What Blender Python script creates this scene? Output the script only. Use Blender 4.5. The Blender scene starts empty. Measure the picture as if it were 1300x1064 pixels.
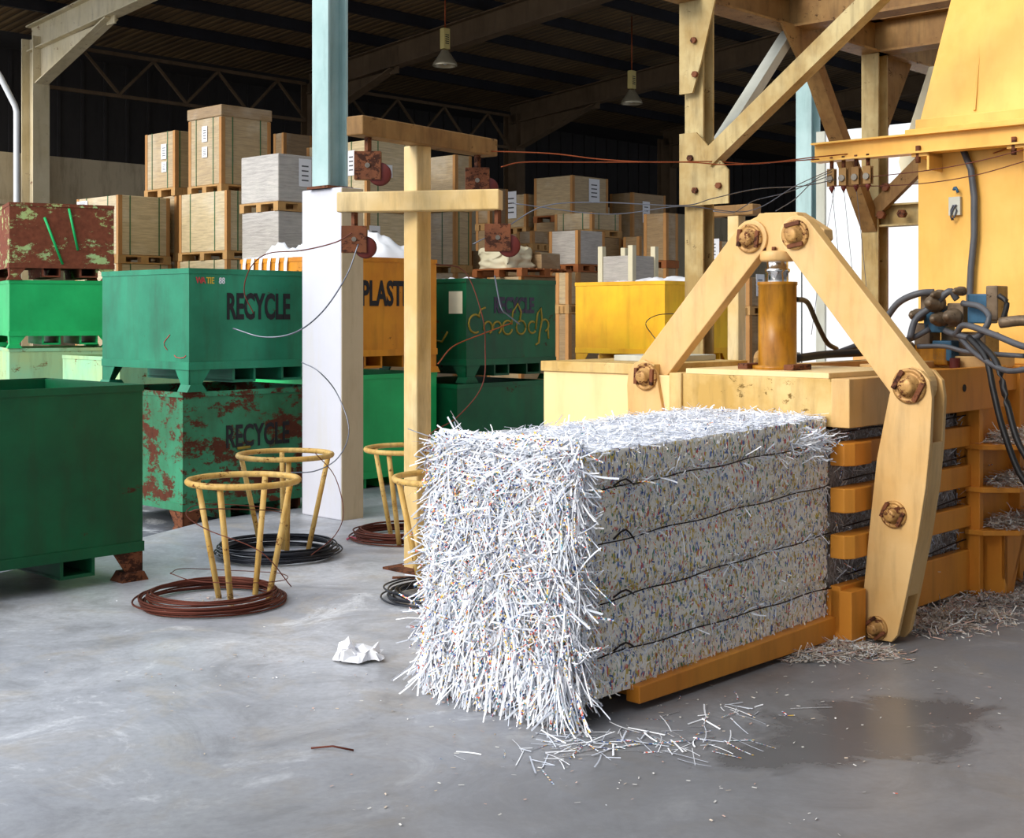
import bpy, math, random
import numpy as np
from mathutils import Vector, Matrix, noise
random.seed(7); rng = np.random.default_rng(7)
PI = math.pi
S = bpy.context.scene
COL = S.collection
# ---------------------------------------------------------------- camera geometry (level camera, 1.6 m eye height)
F, H, HY, CX = 1700.0, 1.6, 400.0, 650.0
TH = math.atan2(0.727, 0.6865)            # heading of the building / press axis
c_, s_ = math.cos(TH), math.sin(TH)
N0 = (3.984, 3.383)                       # near bottom corner of the bale, in (a, b) yard coordinates
def xy(a, b): return (a*c_ - b*s_, a*s_ + b*c_)
def ab(X, Y): return (X*c_ + Y*s_, -X*s_ + Y*c_)
def abY(px, Y): return ab((px-CX)/F*Y, Y)
def zY(py, Y): return H - (py-HY)/F*Y
def rab(px):
    r = (px-CX)/F
    return (r*c_ + s_, -r*s_ + c_)
def onA(px, py, a0):
    ra, rb = rab(px); Y = a0/ra
    return (rb*Y, zY(py, Y))
def onB(px, py, b0):
    ra, rb = rab(px); Y = b0/rb
    return (ra*Y, zY(py, Y))
def onZ(px, py, z0=0.0):
    Y = F*(H-z0)/(py-HY)
    return abY(px, Y)
def PT(px, py, L):                        # press frame, plane at distance L from bale end -> (w, z)
    b, z = onA(px, py, N0[0]+L); return (b-N0[1], z)
def PS(px, py, w):                        # press frame, plane at lateral w -> (L, z)
    a, z = onB(px, py, N0[1]+w); return (a-N0[0], z)
# ---------------------------------------------------------------- materials
def lin(c):
    return tuple(((v/255.0)/12.92 if v/255.0 <= 0.04045 else ((v/255.0+0.055)/1.055)**2.4) for v in c) + (1.0,)
def newmat(name):
    m = bpy.data.materials.new(name); m.use_nodes = True
    nt = m.node_tree; b = nt.nodes['Principled BSDF']
    return m, nt, b
def coords(nt, scale=1.0, stretch=None, vary=True):
    n = nt.nodes; l = nt.links
    tc = n.new('ShaderNodeTexCoord')
    mp = n.new('ShaderNodeMapping')
    l.new(tc.outputs['Object'], mp.inputs['Vector'])
    if vary:
        oi = n.new('ShaderNodeObjectInfo')
        mu = n.new('ShaderNodeMath'); mu.operation = 'MULTIPLY'; mu.inputs[1].default_value = 37.0
        l.new(oi.outputs['Random'], mu.inputs[0])
        cb = n.new('ShaderNodeCombineXYZ')
        for i in range(3): l.new(mu.outputs[0], cb.inputs[i])
        l.new(cb.outputs[0], mp.inputs['Location'])
    sc = stretch or (1, 1, 1)
    mp.inputs['Scale'].default_value = tuple(scale*v for v in sc)
    return mp.outputs['Vector']
def noise_n(nt, vec, scale, detail=6, rough=0.6, dist=0.0):
    t = nt.nodes.new('ShaderNodeTexNoise'); nt.links.new(vec, t.inputs['Vector'])
    t.inputs['Scale'].default_value = scale; t.inputs['Detail'].default_value = detail
    t.inputs['Roughness'].default_value = rough; t.inputs['Distortion'].default_value = dist
    return t.outputs['Fac']
def ramp(nt, fac, stops):
    r = nt.nodes.new('ShaderNodeValToRGB'); nt.links.new(fac, r.inputs['Fac'])
    e = r.color_ramp.elements
    while len(e) < len(stops): e.new(0.5)
    for i, (p, c) in enumerate(stops):
        e[i].position = p; e[i].color = c if len(c) == 4 else lin(c)
    return r.outputs['Color']
def mix(nt, fac, a, b, mode='MIX'):
    m = nt.nodes.new('ShaderNodeMix'); m.data_type = 'RGBA'; m.blend_type = mode
    for s, v in ((m.inputs[0], fac), (m.inputs[6], a), (m.inputs[7], b)):
        if hasattr(v, 'is_output'): nt.links.new(v, s)
        else: s.default_value = v
    return m.outputs[2]
def bump(nt, b, h, strength=0.3, dist=0.01):
    k = nt.nodes.new('ShaderNodeBump'); k.inputs['Strength'].default_value = strength; k.inputs['Distance'].default_value = dist
    nt.links.new(h, k.inputs['Height']); nt.links.new(k.outputs[0], b.inputs['Normal'])
BW = lambda v: (v, v, v, 1.0)
def painted(name, col, col2=None, rust=(96, 48, 26), amount=0.35, rough=0.5, scale=1.0, spec=0.25, dirt=0.35, metal=0.0, streak=True):
    """worn paint: paint in two tones, rust where it has flaked, dirt streaks"""
    m, nt, b = newmat(name)
    v = coords(nt, scale)
    vs = coords(nt, scale, (3.0, 3.0, 0.5))
    n1 = noise_n(nt, v, 1.6, 5)
    col2 = col2 or tuple(int(x*0.78) for x in col)
    paint = mix(nt, ramp(nt, n1, [(0.35, BW(0)), (0.65, BW(1))]), lin(col), lin(col2))
    n2 = noise_n(nt, coords(nt, scale, (1, 1, 1.6)), 3.0, 14, 0.78, 0.12)
    t = 0.72 - amount*0.42
    rf = ramp(nt, n2, [(t, BW(0)), (t+0.035, BW(1))])
    n4 = noise_n(nt, v, 22, 4)
    rustc = mix(nt, n4, lin(rust), lin(tuple(int(x*0.55) for x in rust)))
    c = mix(nt, rf, paint, rustc)
    if streak:
        n3 = noise_n(nt, vs, 3.0, 6)
        df = ramp(nt, n3, [(0.48, BW(0)), (0.8, BW(dirt))])
        c = mix(nt, df, c, lin(tuple(int(x*0.5) for x in rust)))
    nt.links.new(c, b.inputs['Base Color'])
    rr = ramp(nt, rf, [(0.0, BW(rough)), (1.0, BW(0.9))]); nt.links.new(rr, b.inputs['Roughness'])
    b.inputs['Specular IOR Level'].default_value = spec; b.inputs['Metallic'].default_value = metal
    bump(nt, b, n2, 0.25, 0.006)
    return m
def plain(name, col, rough=0.6, metal=0.0, var=0.15, scale=6, spec=0.4):
    m, nt, b = newmat(name)
    v = coords(nt, 1.0)
    n1 = noise_n(nt, v, scale, 5)
    c = mix(nt, n1, lin(col), lin(tuple(int(x*(1-var*2)) for x in col)))
    nt.links.new(c, b.inputs['Base Color'])
    b.inputs['Roughness'].default_value = rough; b.inputs['Metallic'].default_value = metal
    b.inputs['Specular IOR Level'].default_value = spec
    return m
M = {}
M['teal'] = painted('teal_paint', (40, 140, 104), (28, 112, 82), amount=0.14, rough=0.45)
M['teal_rusty'] = painted('rusty_teal_paint', (58, 142, 104), (44, 100, 66), (104, 54, 34), amount=0.52, rough=0.55)
M['green_dark'] = painted('dark_green_paint', (10, 92, 56), (8, 68, 42), (84, 46, 28), amount=0.26, rough=0.42)
M['green_bright'] = painted('bright_green_paint', (40, 190, 108), (30, 165, 92), (120, 110, 50), amount=0.02, rough=0.4, dirt=0.1)
M['green_pale'] = painted('pale_green_paint', (150, 204, 160), (178, 200, 140), (150, 92, 40), amount=0.34, rough=0.6)
M['red_rust'] = painted('rusted_red_bin', (166, 200, 140), (186, 196, 120), (150, 82, 58), amount=0.72, rough=0.75, scale=0.8)
M['bin_yellow'] = painted('yellow_bin_paint', (236, 186, 38), (224, 160, 34), (110, 70, 20), amount=0.14, rough=0.5, dirt=0.25)
M['bin_orange'] = painted('orange_bin_paint', (218, 146, 32), (196, 120, 24), (92, 50, 18), amount=0.25, rough=0.5)
M['press'] = painted('press_paint', (214, 176, 120), (206, 162, 100), (110, 66, 34), amount=0.03, rough=0.42, dirt=0.3, scale=1.6)
M['press_shaded'] = painted('press_shaded_paint', (216, 144, 54), (204, 128, 44), (104, 60, 26), amount=0.05, rough=0.45, dirt=0.3)  # press paint for the shaded side, its shade put into a deeper orange
M['press_grime'] = painted('grimy_press_paint', (212, 180, 120), (184, 146, 76), (140, 108, 52), amount=0.34, rough=0.5, dirt=0.4, scale=2.0)
M['press_cream'] = painted('cream_press_paint', (236, 206, 150), (228, 196, 138), (150, 104, 60), amount=0.02, rough=0.45, dirt=0.2)
M['press_oily'] = painted('oily_cylinder_paint', (176, 120, 30), (146, 92, 20), (70, 40, 16), amount=0.2, rough=0.3, dirt=0.8, scale=2.5)
M['hopper'] = painted('hopper_paint', (232, 184, 96), (220, 166, 76), (150, 100, 40), amount=0.01, rough=0.42, dirt=0.16)
M['post'] = painted('post_paint', (222, 198, 150), (204, 170, 108), (96, 58, 24), amount=0.12, rough=0.55, dirt=0.6)
M['tower'] = painted('tower_paint', (186, 166, 118), (158, 130, 78), (96, 66, 36), amount=0.25, rough=0.6, dirt=0.5, scale=2)
M['tower_dark'] = painted('tower_brown_paint', (146, 112, 66), (122, 88, 48), (80, 52, 28), amount=0.3, rough=0.6, dirt=0.5, scale=2)
M['grey_steel'] = painted('grey_brace_paint', (190, 190, 178), (176, 174, 158), (110, 90, 64), amount=0.04, rough=0.5, dirt=0.2)
M['blue_steel'] = painted('pale_blue_steel_paint', (176, 200, 198), (150, 178, 176), (84, 92, 84), amount=0.03, rough=0.4, dirt=0.3)
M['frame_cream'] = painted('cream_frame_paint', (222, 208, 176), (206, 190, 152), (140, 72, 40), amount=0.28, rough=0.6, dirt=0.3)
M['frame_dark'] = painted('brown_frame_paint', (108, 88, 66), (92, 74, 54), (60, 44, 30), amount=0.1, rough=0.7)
M['purlin'] = painted('purlin_paint', (40, 40, 46), (32, 30, 34), (50, 34, 24), amount=0.1, rough=0.7)
M['rust'] = painted('rusty_iron', (122, 72, 44), (96, 56, 36), (70, 38, 24), amount=0.5, rough=0.8, scale=3)
M['stand'] = painted('yellow_stand_paint', (206, 172, 104), (188, 146, 72), (122, 66, 26), amount=0.34, rough=0.5, scale=4, dirt=0.5)
M['wire_rust'] = plain('rusty_wire', (112, 58, 44), 0.6, 0.6)
M['wire_black'] = plain('black_wire', (52, 54, 62), 0.35, 0.7)
M['wire_grey'] = plain('grey_wire', (126, 130, 142), 0.35, 0.8)
M['wire_orange'] = plain('orange_wire', (160, 76, 34), 0.5, 0.5)
M['baling_wire'] = plain('dark_baling_wire', (44, 34, 34), 0.5, 0.6)
M['steel'] = plain('bare_steel', (150, 140, 126), 0.35, 0.8, 0.2, 20)
M['chrome'] = plain('chrome_rod', (214, 210, 204), 0.12, 1.0, 0.05)
M['pin'] = painted('worn_pin_steel', (196, 150, 88), (160, 118, 68), (112, 60, 34), amount=0.45, rough=0.4, scale=6, metal=0.2)
M['hose'] = plain('grey_rubber_hose', (92, 92, 96), 0.45, 0, 0.2, 10)
M['hose_black'] = plain('black_rubber_hose', (36, 34, 34), 0.5, 0, 0.2, 10)
M['valve_blue'] = painted('blue_valve_paint', (54, 96, 124), (44, 80, 104), (60, 48, 36), amount=0.2, rough=0.4, scale=5)
M['valve'] = painted('greasy_valve_metal', (122, 104, 84), (96, 80, 62), (60, 44, 32), amount=0.3, rough=0.35, scale=6, metal=0.3)
M['red'] = plain('red_paint', (190, 52, 34), 0.5)
M['red_wheel'] = plain('dark_red_wheel', (104, 34, 26), 0.6)
M['wood'] = plain('pallet_wood', (206, 158, 96), 0.75, 0, 0.15, 9)
M['wood_dark'] = plain('orange_pallet_wood', (170, 98, 48), 0.75, 0, 0.15, 9)
M['paper'] = plain('white_paper', (236, 236, 240), 0.8, 0, 0.03)
M['bag'] = plain('white_plastic_film', (240, 242, 246), 0.35, 0, 0.02)
M['bag_cream'] = plain('cream_sack', (226, 216, 184), 0.7, 0, 0.05)
M['ink'] = plain('black_stencil_ink', (24, 22, 26), 0.7, 0, 0.1)
M['ink_faded'] = plain('faded_violet_ink', (62, 52, 74), 0.7, 0, 0.2)
M['ink_ochre'] = plain('ochre_brush_paint', (150, 128, 34), 0.6, 0, 0.1)
M['ink_red'] = plain('red_marker', (206, 70, 70), 0.6, 0, 0.05)
M['ink_blue'] = plain('blue_marker', (60, 110, 200), 0.6, 0, 0.05)
M['ink_yellow'] = plain('yellow_marker', (226, 190, 60), 0.6, 0, 0.05)
M['strap'] = plain('green_plastic_strap', (66, 112, 66), 0.4, 0, 0.1)
M['corner'] = plain('brown_corner_board', (196, 140, 80), 0.7, 0, 0.1)
M['white_panel'] = plain('white_container_paint', (238, 240, 242), 0.4, 0, 0.02)
M['truck_blue'] = plain('blue_sign_paint', (44, 120, 200), 0.4, 0, 0.02)
M['lamp'] = plain('lamp_aluminium', (190, 178, 150), 0.3, 0.6, 0.1)
M['lamp_box'] = plain('lamp_ballast_cream', (200, 180, 110), 0.5, 0, 0.05)
M['pink'] = plain('pink_ribbon', (232, 110, 130), 0.5)
def m_carton(name, col, gloss):
    m, nt, b = newmat(name)
    v = coords(nt, 1.0); vs = coords(nt, 1.0, (1, 1, 14))
    n1 = noise_n(nt, vs, 4.0, 5, 0.6, 0.3)
    n2 = noise_n(nt, v, 2.0, 5)
    c = mix(nt, ramp(nt, n1, [(0.35, BW(0)), (0.7, BW(1))]), lin(col), lin(tuple(int(x*0.82) for x in col)))
    c = mix(nt, ramp(nt, n2, [(0.5, BW(0)), (0.75, BW(0.25))]), c, lin((230, 224, 208)))
    nt.links.new(c, b.inputs['Base Color']); b.inputs['Roughness'].default_value = 0.6
    b.inputs['Coat Weight'].default_value = gloss; b.inputs['Coat Roughness'].default_value = 0.18
    nv = noise_n(nt, coords(nt, 1.0, (1.5, 1.5, 6)), 3.0, 4, 0.7, 2.0)
    bump(nt, b, nv, 0.35, 0.02)
    return m
M['carton'] = m_carton('kraft_carton', (188, 162, 120), 0.25)
M['carton_pale'] = m_carton('pale_wrapped_carton', (206, 184, 142), 0.3)
M['carton_grey'] = m_carton('film_wrapped_grey_carton', (184, 176, 168), 0.6)
M['carton_brown'] = m_carton('brown_carton', (160, 130, 90), 0.2)
# concrete floor
def m_floor(name, base, base2, warm, rough0, rough1):
    m, nt, b = newmat(name)
    v = coords(nt, 1.0, None, False)
    n1 = noise_n(nt, v, 0.55, 8, 0.62, 0.4)
    n2 = noise_n(nt, v, 2.4, 10, 0.7, 1.0)
    n3 = noise_n(nt, v, 30, 4, 0.6)
    c = mix(nt, ramp(nt, n1, [(0.36, BW(0)), (0.66, BW(1))]), lin(base), lin(base2))
    c = mix(nt, ramp(nt, n2, [(0.5, BW(0)), (0.66, BW(0.6))]), c, lin(warm))
    n5 = noise_n(nt, v, 1.3, 12, 0.75, 1.6)
    c = mix(nt, ramp(nt, n5, [(0.36, BW(0.62)), (0.5, BW(0))]), c, lin(tuple(int(x*0.62) for x in base)))
    c = mix(nt, ramp(nt, n5, [(0.55, BW(0)), (0.66, BW(0.65))]), c, lin((232, 234, 238)))
    c = mix(nt, ramp(nt, n3, [(0.3, BW(0.3)), (0.6, BW(0))]), c, lin(tuple(int(x*0.6) for x in base)))
    # the oily wet patch beside the press
    geo = nt.nodes.new('ShaderNodeNewGeometry')
    wet = None
    for (px, py, r, sq) in ((1110, 925, 0.42, 1.0), (1035, 945, 0.28, 1.0), (1175, 905, 0.3, 1.0), (960, 960, 0.2, 1.0)):
        X, Y = xy(*onZ(px, py))
        sb = nt.nodes.new('ShaderNodeVectorMath'); sb.operation = 'SUBTRACT'
        nt.links.new(geo.outputs['Position'], sb.inputs[0]); sb.inputs[1].default_value = (X, Y, 0)
        ln = nt.nodes.new('ShaderNodeVectorMath'); ln.operation = 'LENGTH'; nt.links.new(sb.outputs[0], ln.inputs[0])
        mr = nt.nodes.new('ShaderNodeMath'); mr.operation = 'DIVIDE'; nt.links.new(ln.outputs['Value'], mr.inputs[0]); mr.inputs[1].default_value = r
        if wet is None: wet = mr.outputs[0]
        else:
            mn = nt.nodes.new('ShaderNodeMath'); mn.operation = 'MINIMUM'
            nt.links.new(wet, mn.inputs[0]); nt.links.new(mr.outputs[0], mn.inputs[1]); wet = mn.outputs[0]
    ad = nt.nodes.new('ShaderNodeMath'); ad.operation = 'ADD'; nt.links.new(wet, ad.inputs[0]); 
    nn = nt.nodes.new('ShaderNodeMath'); nn.operation = 'MULTIPLY'; nn.inputs[1].default_value = 2.2
    nt.links.new(n2, nn.inputs[0]); nt.links.new(nn.outputs[0], ad.inputs[1])
    wf = ramp(nt, ad.outputs[0], [(0.0, BW(0)), (1.0, BW(1))])
    w2 = nt.nodes.new('ShaderNodeMapRange'); nt.links.new(ad.outputs[0], w2.inputs[0])
    w2.inputs[1].default_value = 1.75; w2.inputs[2].default_value = 2.05; w2.inputs[3].default_value = 0.85; w2.inputs[4].default_value = 0.0
    c = mix(nt, w2.outputs[0], c, lin((60, 58, 58)))
    nt.links.new(c, b.inputs['Base Color'])
    # shade over the right part of the yard, painted into the concrete: grey, patchy
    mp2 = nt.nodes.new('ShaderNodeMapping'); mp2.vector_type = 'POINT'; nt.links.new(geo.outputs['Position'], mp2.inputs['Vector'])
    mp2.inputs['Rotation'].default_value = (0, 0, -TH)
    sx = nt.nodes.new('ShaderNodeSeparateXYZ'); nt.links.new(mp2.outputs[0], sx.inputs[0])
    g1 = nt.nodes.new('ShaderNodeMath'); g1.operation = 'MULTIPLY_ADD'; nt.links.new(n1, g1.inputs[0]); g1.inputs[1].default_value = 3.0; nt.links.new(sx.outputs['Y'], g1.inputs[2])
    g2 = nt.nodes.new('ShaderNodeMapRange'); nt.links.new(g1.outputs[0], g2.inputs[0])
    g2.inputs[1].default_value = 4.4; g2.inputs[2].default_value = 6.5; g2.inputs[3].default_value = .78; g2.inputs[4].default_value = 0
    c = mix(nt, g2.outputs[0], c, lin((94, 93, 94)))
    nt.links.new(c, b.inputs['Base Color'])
    r = ramp(nt, n1, [(0.3, BW(rough0)), (0.7, BW(rough1))])
    r = mix(nt, w2.outputs[0], r, BW(0.22))
    nt.links.new(r, b.inputs['Roughness']); b.inputs['Specular IOR Level'].default_value = 0.5
    bump(nt, b, n2, 0.12, 0.01)
    return m
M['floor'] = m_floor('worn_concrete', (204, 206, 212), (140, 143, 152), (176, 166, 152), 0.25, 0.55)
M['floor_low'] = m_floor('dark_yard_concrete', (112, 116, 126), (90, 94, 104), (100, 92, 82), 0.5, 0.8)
def m_conc(name, c1, c2, stain):
    m, nt, b = newmat(name)
    v = coords(nt, 1.0, None, False); vs = coords(nt, 1.0, (3, 3, .6), False)
    n1 = noise_n(nt, v, 3, 8); n2 = noise_n(nt, vs, 2, 8, 0.7)
    c = mix(nt, n1, lin(c1), lin(c2)); c = mix(nt, ramp(nt, n2, [(0.5, BW(0)), (0.75, BW(0.6))]), c, lin(stain))
    nt.links.new(c, b.inputs['Base Color']); b.inputs['Roughness'].default_value = 0.85
    bump(nt, b, n1, 0.2, 0.01); return m
M['white_wall'] = m_conc('whitewashed_concrete', (208, 208, 218), (196, 196, 206), (200, 196, 190))
M['conc_col'] = m_conc('beige_concrete', (196, 180, 150), (176, 160, 130), (150, 134, 106))
M['wall'] = m_conc('stained_wall', (206, 190, 160), (184, 168, 138), (124, 106, 82))
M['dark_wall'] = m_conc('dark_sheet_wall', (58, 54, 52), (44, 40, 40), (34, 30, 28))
# corrugated roof sheet
m, nt, b = newmat('roof_sheet')
v = coords(nt, 1.0, None, False)
wv = nt.nodes.new('ShaderNodeTexWave'); nt.links.new(v, wv.inputs['Vector']); wv.bands_direction = 'X'
wv.inputs['Scale'].default_value = 1.7; wv.inputs['Distortion'].default_value = 0.0
n1 = noise_n(nt, v, 0.7, 7); n2 = noise_n(nt, coords(nt, 1.0, (6, .5, 1), False), 2, 5)
c = mix(nt, ramp(nt, n1, [(0.3, BW(0)), (0.7, BW(1))]), lin((120, 94, 60)), lin((88, 70, 50)))
c = mix(nt, ramp(nt, n2, [(0.45, BW(0)), (0.75, BW(0.6))]), c, lin((168, 138, 90)))
c = mix(nt, ramp(nt, wv.outputs['Fac'], [(0.02, BW(0.85)), (0.12, BW(0))]), c, lin((34, 28, 24)))
nt.links.new(c, b.inputs['Base Color']); b.inputs['Roughness'].default_value = 0.6
bump(nt, b, wv.outputs['Fac'], 0.5, 0.03)
M['roof'] = m
# shredded paper seen edge-on (bale core)
def m_shred(name, base, dens, tone=(120, 112, 100)):
    m, nt, b = newmat(name)
    v = coords(nt, 1.0, (1.0, 1.0, 0.4), False)
    vo = nt.nodes.new('ShaderNodeTexVoronoi'); nt.links.new(v, vo.inputs['Vector']); vo.inputs['Scale'].default_value = 120
    sep = nt.nodes.new('ShaderNodeSeparateColor'); nt.links.new(vo.outputs['Color'], sep.inputs[0])
    n1 = noise_n(nt, v, 3, 6)
    n2 = noise_n(nt, v, 120, 3, 0.7)
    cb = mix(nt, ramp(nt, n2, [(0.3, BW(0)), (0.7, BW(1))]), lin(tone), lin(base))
    cols = ramp(nt, sep.outputs[1], [(0.0, (40, 84, 160)), (0.2, (210, 180, 40)), (0.42, (60, 130, 84)), (0.55, (196, 160, 60)), (0.72, (60, 110, 190)), (0.86, (214, 62, 46)), (1.0, (250, 250, 252))])
    cols_node = [n for n in nt.nodes if n.type == 'VALTORGB'][-1]; cols_node.color_ramp.interpolation = 'CONSTANT'
    # flecks gather in drifts
    ad = nt.nodes.new('ShaderNodeMath'); ad.operation = 'ADD'; nt.links.new(sep.outputs[0], ad.inputs[0])
    sc = nt.nodes.new('ShaderNodeMath'); sc.operation = 'MULTIPLY'; sc.inputs[1].default_value = 0.5; nt.links.new(n1, sc.inputs[0]); nt.links.new(sc.outputs[0], ad.inputs[1])
    f = ramp(nt, ad.outputs[0], [(dens, BW(0)), (dens+0.02, BW(0.85))])
    c = mix(nt, f, cb, cols)
    nt.links.new(c, b.inputs['Base Color']); b.inputs['Roughness'].default_value = 0.85; b.inputs['Specular IOR Level'].default_value = 0.2
    bump(nt, b, n2, 0.35, 0.008)
    return m
M['shred'] = m_shred('packed_shredded_paper', (255, 251, 242), 0.93, (238, 230, 216))
M['shred_top'] = m_shred('white_shredded_top', (244, 246, 252), 1.15, (216, 220, 232))
M['shred_dark'] = m_shred('grey_packed_paper', (196, 188, 182), 1.0, (96, 86, 80))  # greyer, darker tone of the packed paper, for inside the press
def m_print(name):
    m, nt, b = newmat(name)
    v = coords(nt, 1.0, None, False)
    vo = nt.nodes.new('ShaderNodeTexVoronoi'); nt.links.new(v, vo.inputs['Vector']); vo.inputs['Scale'].default_value = 130
    sep = nt.nodes.new('ShaderNodeSeparateColor'); nt.links.new(vo.outputs['Color'], sep.inputs[0])
    cols = ramp(nt, sep.outputs[0], [(0.0, (226, 228, 234)), (0.42, (44, 74, 140)), (0.56, (226, 186, 70)), (0.68, (206, 90, 60)), (0.78, (70, 140, 150)), (0.86, (236, 236, 240)), (0.95, (50, 44, 60))])
    [n for n in nt.nodes if n.type == 'VALTORGB'][-1].color_ramp.interpolation = 'CONSTANT'
    nt.links.new(cols, b.inputs['Base Color']); b.inputs['Roughness'].default_value = 0.7
    return m
STRIP = [plain('paper_strip_white', (242, 243, 247), 0.7, 0, 0.02), plain('paper_strip_cool', (216, 221, 232), 0.7, 0, 0.03),
         plain('paper_strip_grey', (190, 195, 204), 0.7, 0, 0.03), m_print('paper_strip_printed')]
SCRAP = [plain('scrap_white', (214, 210, 204), 0.8, 0, 0.05), plain('scrap_beige', (190, 174, 156), 0.8, 0, 0.05), plain('scrap_pinkish', (196, 164, 150), 0.8, 0, 0.05), STRIP[3]]
# ---------------------------------------------------------------- mesh builder
class MB:
    def __init__(s): s.v = []; s.f = []; s.mi = []; s.m = 0; s.sm = []
    def add(s, vs, fs, smooth=False):
        o = len(s.v); s.v.extend([tuple(p) for p in vs]); s.f.extend([[i+o for i in f] for f in fs]); s.mi.extend([s.m]*len(fs)); s.sm.extend([smooth]*len(fs)); return s
    def box(s, lo, hi):
        (x0, y0, z0), (x1, y1, z1) = lo, hi
        return s.add([(x0,y0,z0),(x1,y0,z0),(x1,y1,z0),(x0,y1,z0),(x0,y0,z1),(x1,y0,z1),(x1,y1,z1),(x0,y1,z1)],
              [(0,3,2,1),(4,5,6,7),(0,1,5,4),(1,2,6,5),(2,3,7,6),(3,0,4,7)])
    def bar(s, p0, p1, w, h, up=(0,0,1)):
        """rectangular bar from p0 to p1; w across, h along 'up'"""
        p0, p1 = Vector(p0), Vector(p1); d = (p1-p0).normalized(); u = Vector(up)
        x = d.cross(u)
        if x.length < 1e-4: x = d.cross(Vector((1,0,0)))
        x.normalize(); u = x.cross(d).normalized()
        vs = []
        for p in (p0, p1):
            for a, b in ((-1,-1),(1,-1),(1,1),(-1,1)): vs.append(p + x*(a*w/2) + u*(b*h/2))
        return s.add(vs, [(0,1,2,3),(7,6,5,4),(0,4,5,1),(1,5,6,2),(2,6,7,3),(3,7,4,0)])
    def ibeam(s, p0, p1, w, h, t=0.012, up=(0,0,1)):
        p0, p1 = Vector(p0), Vector(p1); d = (p1-p0).normalized(); x = d.cross(Vector(up)).normalized(); u = x.cross(d).normalized()
        s.bar(p0+u*(h/2-t/2), p1+u*(h/2-t/2), w, t, up); s.bar(p0-u*(h/2-t/2), p1-u*(h/2-t/2), w, t, up)
        return s.bar(p0, p1, t, h-2*t, up)
    def cyl(s, p0, p1, r0, r1=None, n=20, cap=True):
        r1 = r0 if r1 is None else r1
        p0, p1 = Vector(p0), Vector(p1); d = (p1-p0).normalized()
        x = d.cross(Vector((0,0,1)));  x = x if x.length > 1e-3 else Vector((1,0,0)); x.normalize(); y = d.cross(x)
        vs = []
        for p, r in ((p0, r0), (p1, r1)):
            for i in range(n):
                a = 2*PI*i/n; vs.append(p + x*(r*math.cos(a)) + y*(r*math.sin(a)))
        s.add(vs, [(i, (i+1)%n, n+(i+1)%n, n+i) for i in range(n)], True)
        if cap: s.add(vs, [list(range(n))[::-1], list(range(n, 2*n))])
        return s
    def lathe(s, c, prof, n=28, axis=(0,0,1)):
        c = Vector(c); d = Vector(axis).normalized(); x = d.cross(Vector((0,0,1))); x = x if x.length > 1e-3 else Vector((1,0,0)); x.normalize(); y = d.cross(x)
        vs = [c + d*h + x*(r*math.cos(2*PI*i/n)) + y*(r*math.sin(2*PI*i/n)) for r, h in prof for i in range(n)]
        fs = [(k*n+i, k*n+(i+1)%n, (k+1)*n+(i+1)%n, (k+1)*n+i) for k in range(len(prof)-1) for i in range(n)]
        return s.add(vs, fs, True)
    def tube(s, pts, r, n=8, closed=False):
        pts = [Vector(p) for p in pts]; m = len(pts); vs = []
        ref = Vector((0.13, 0.27, 0.95))
        for i, p in enumerate(pts):
            a = pts[(i-1) % m] if (closed or i > 0) else p; b = pts[(i+1) % m] if (closed or i < m-1) else p
            d = (b-a).normalized(); x = d.cross(ref)
            if x.length < 0.05: x = d.cross(Vector((1, 0, 0.1)))
            x.normalize(); y = d.cross(x)
            for k in range(n): vs.append(p + x*(r*math.cos(2*PI*k/n)) + y*(r*math.sin(2*PI*k/n)))
        fs = []
        for i in range(m if closed else m-1):
            j = (i+1) % m
            for k in range(n): fs.append((i*n+k, i*n+(k+1)%n, j*n+(k+1)%n, j*n+k))
        if not closed: fs += [list(range(n))[::-1], list(range((m-1)*n, m*n))]
        return s.add(vs, fs, True)
    def ring(s, c, R, r, n=40, k=8, tilt=0.0):
        pts = [(c[0]+R*math.cos(2*PI*i/n), c[1]+R*math.sin(2*PI*i/n), c[2]+tilt*R*math.cos(2*PI*i/n)) for i in range(n)]
        return s.tube(pts, r, k, True)
    def prism(s, poly, frame, t0, t1):
        """poly (u, v) extruded along frame normal; frame(u, v, t) -> point"""
        n = len(poly)
        ar = sum(poly[i][0]*poly[(i+1)%n][1]-poly[(i+1)%n][0]*poly[i][1] for i in range(n))
        vs = [frame(u, v, t0) for u, v in poly] + [frame(u, v, t1) for u, v in poly]
        fs = [list(range(n)), list(range(n, 2*n))[::-1]] + [(i, n+i, n+(i+1)%n, (i+1)%n) for i in range(n)]
        return s.add(vs, fs)
    def build(s, name, mat, parent=None, bevel=0, label=None, fix=True):
        me = bpy.data.meshes.new(name); me.from_pydata(s.v, [], s.f)
        for mm in (mat if isinstance(mat, (list, tuple)) else [mat]): me.materials.append(mm)
        me.polygons.foreach_set('material_index', s.mi); me.polygons.foreach_set('use_smooth', s.sm)
        me.update()
        if fix:
            import bmesh
            bm = bmesh.new(); bm.from_mesh(me); bmesh.ops.remove_doubles(bm, verts=bm.verts, dist=1e-6)
            bmesh.ops.recalc_face_normals(bm, faces=bm.faces); bm.to_mesh(me); bm.free()
        o = bpy.data.objects.new(name, me); COL.objects.link(o); o.parent = parent
        if bevel:
            bv = o.modifiers.new('edge', 'BEVEL'); bv.width = bevel; bv.segments = 2; bv.limit_method = 'ANGLE'; bv.angle_limit = 0.6
        if label: o['label'] = label
        return o
FX = lambda u, v, t: (t, u, v)     # polygon in the (w, z) plane, thickness along x
FY = lambda u, v, t: (u, t, v)     # polygon in the (x, z) plane, thickness along y
FZ = lambda u, v, t: (u, v, t)
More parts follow.
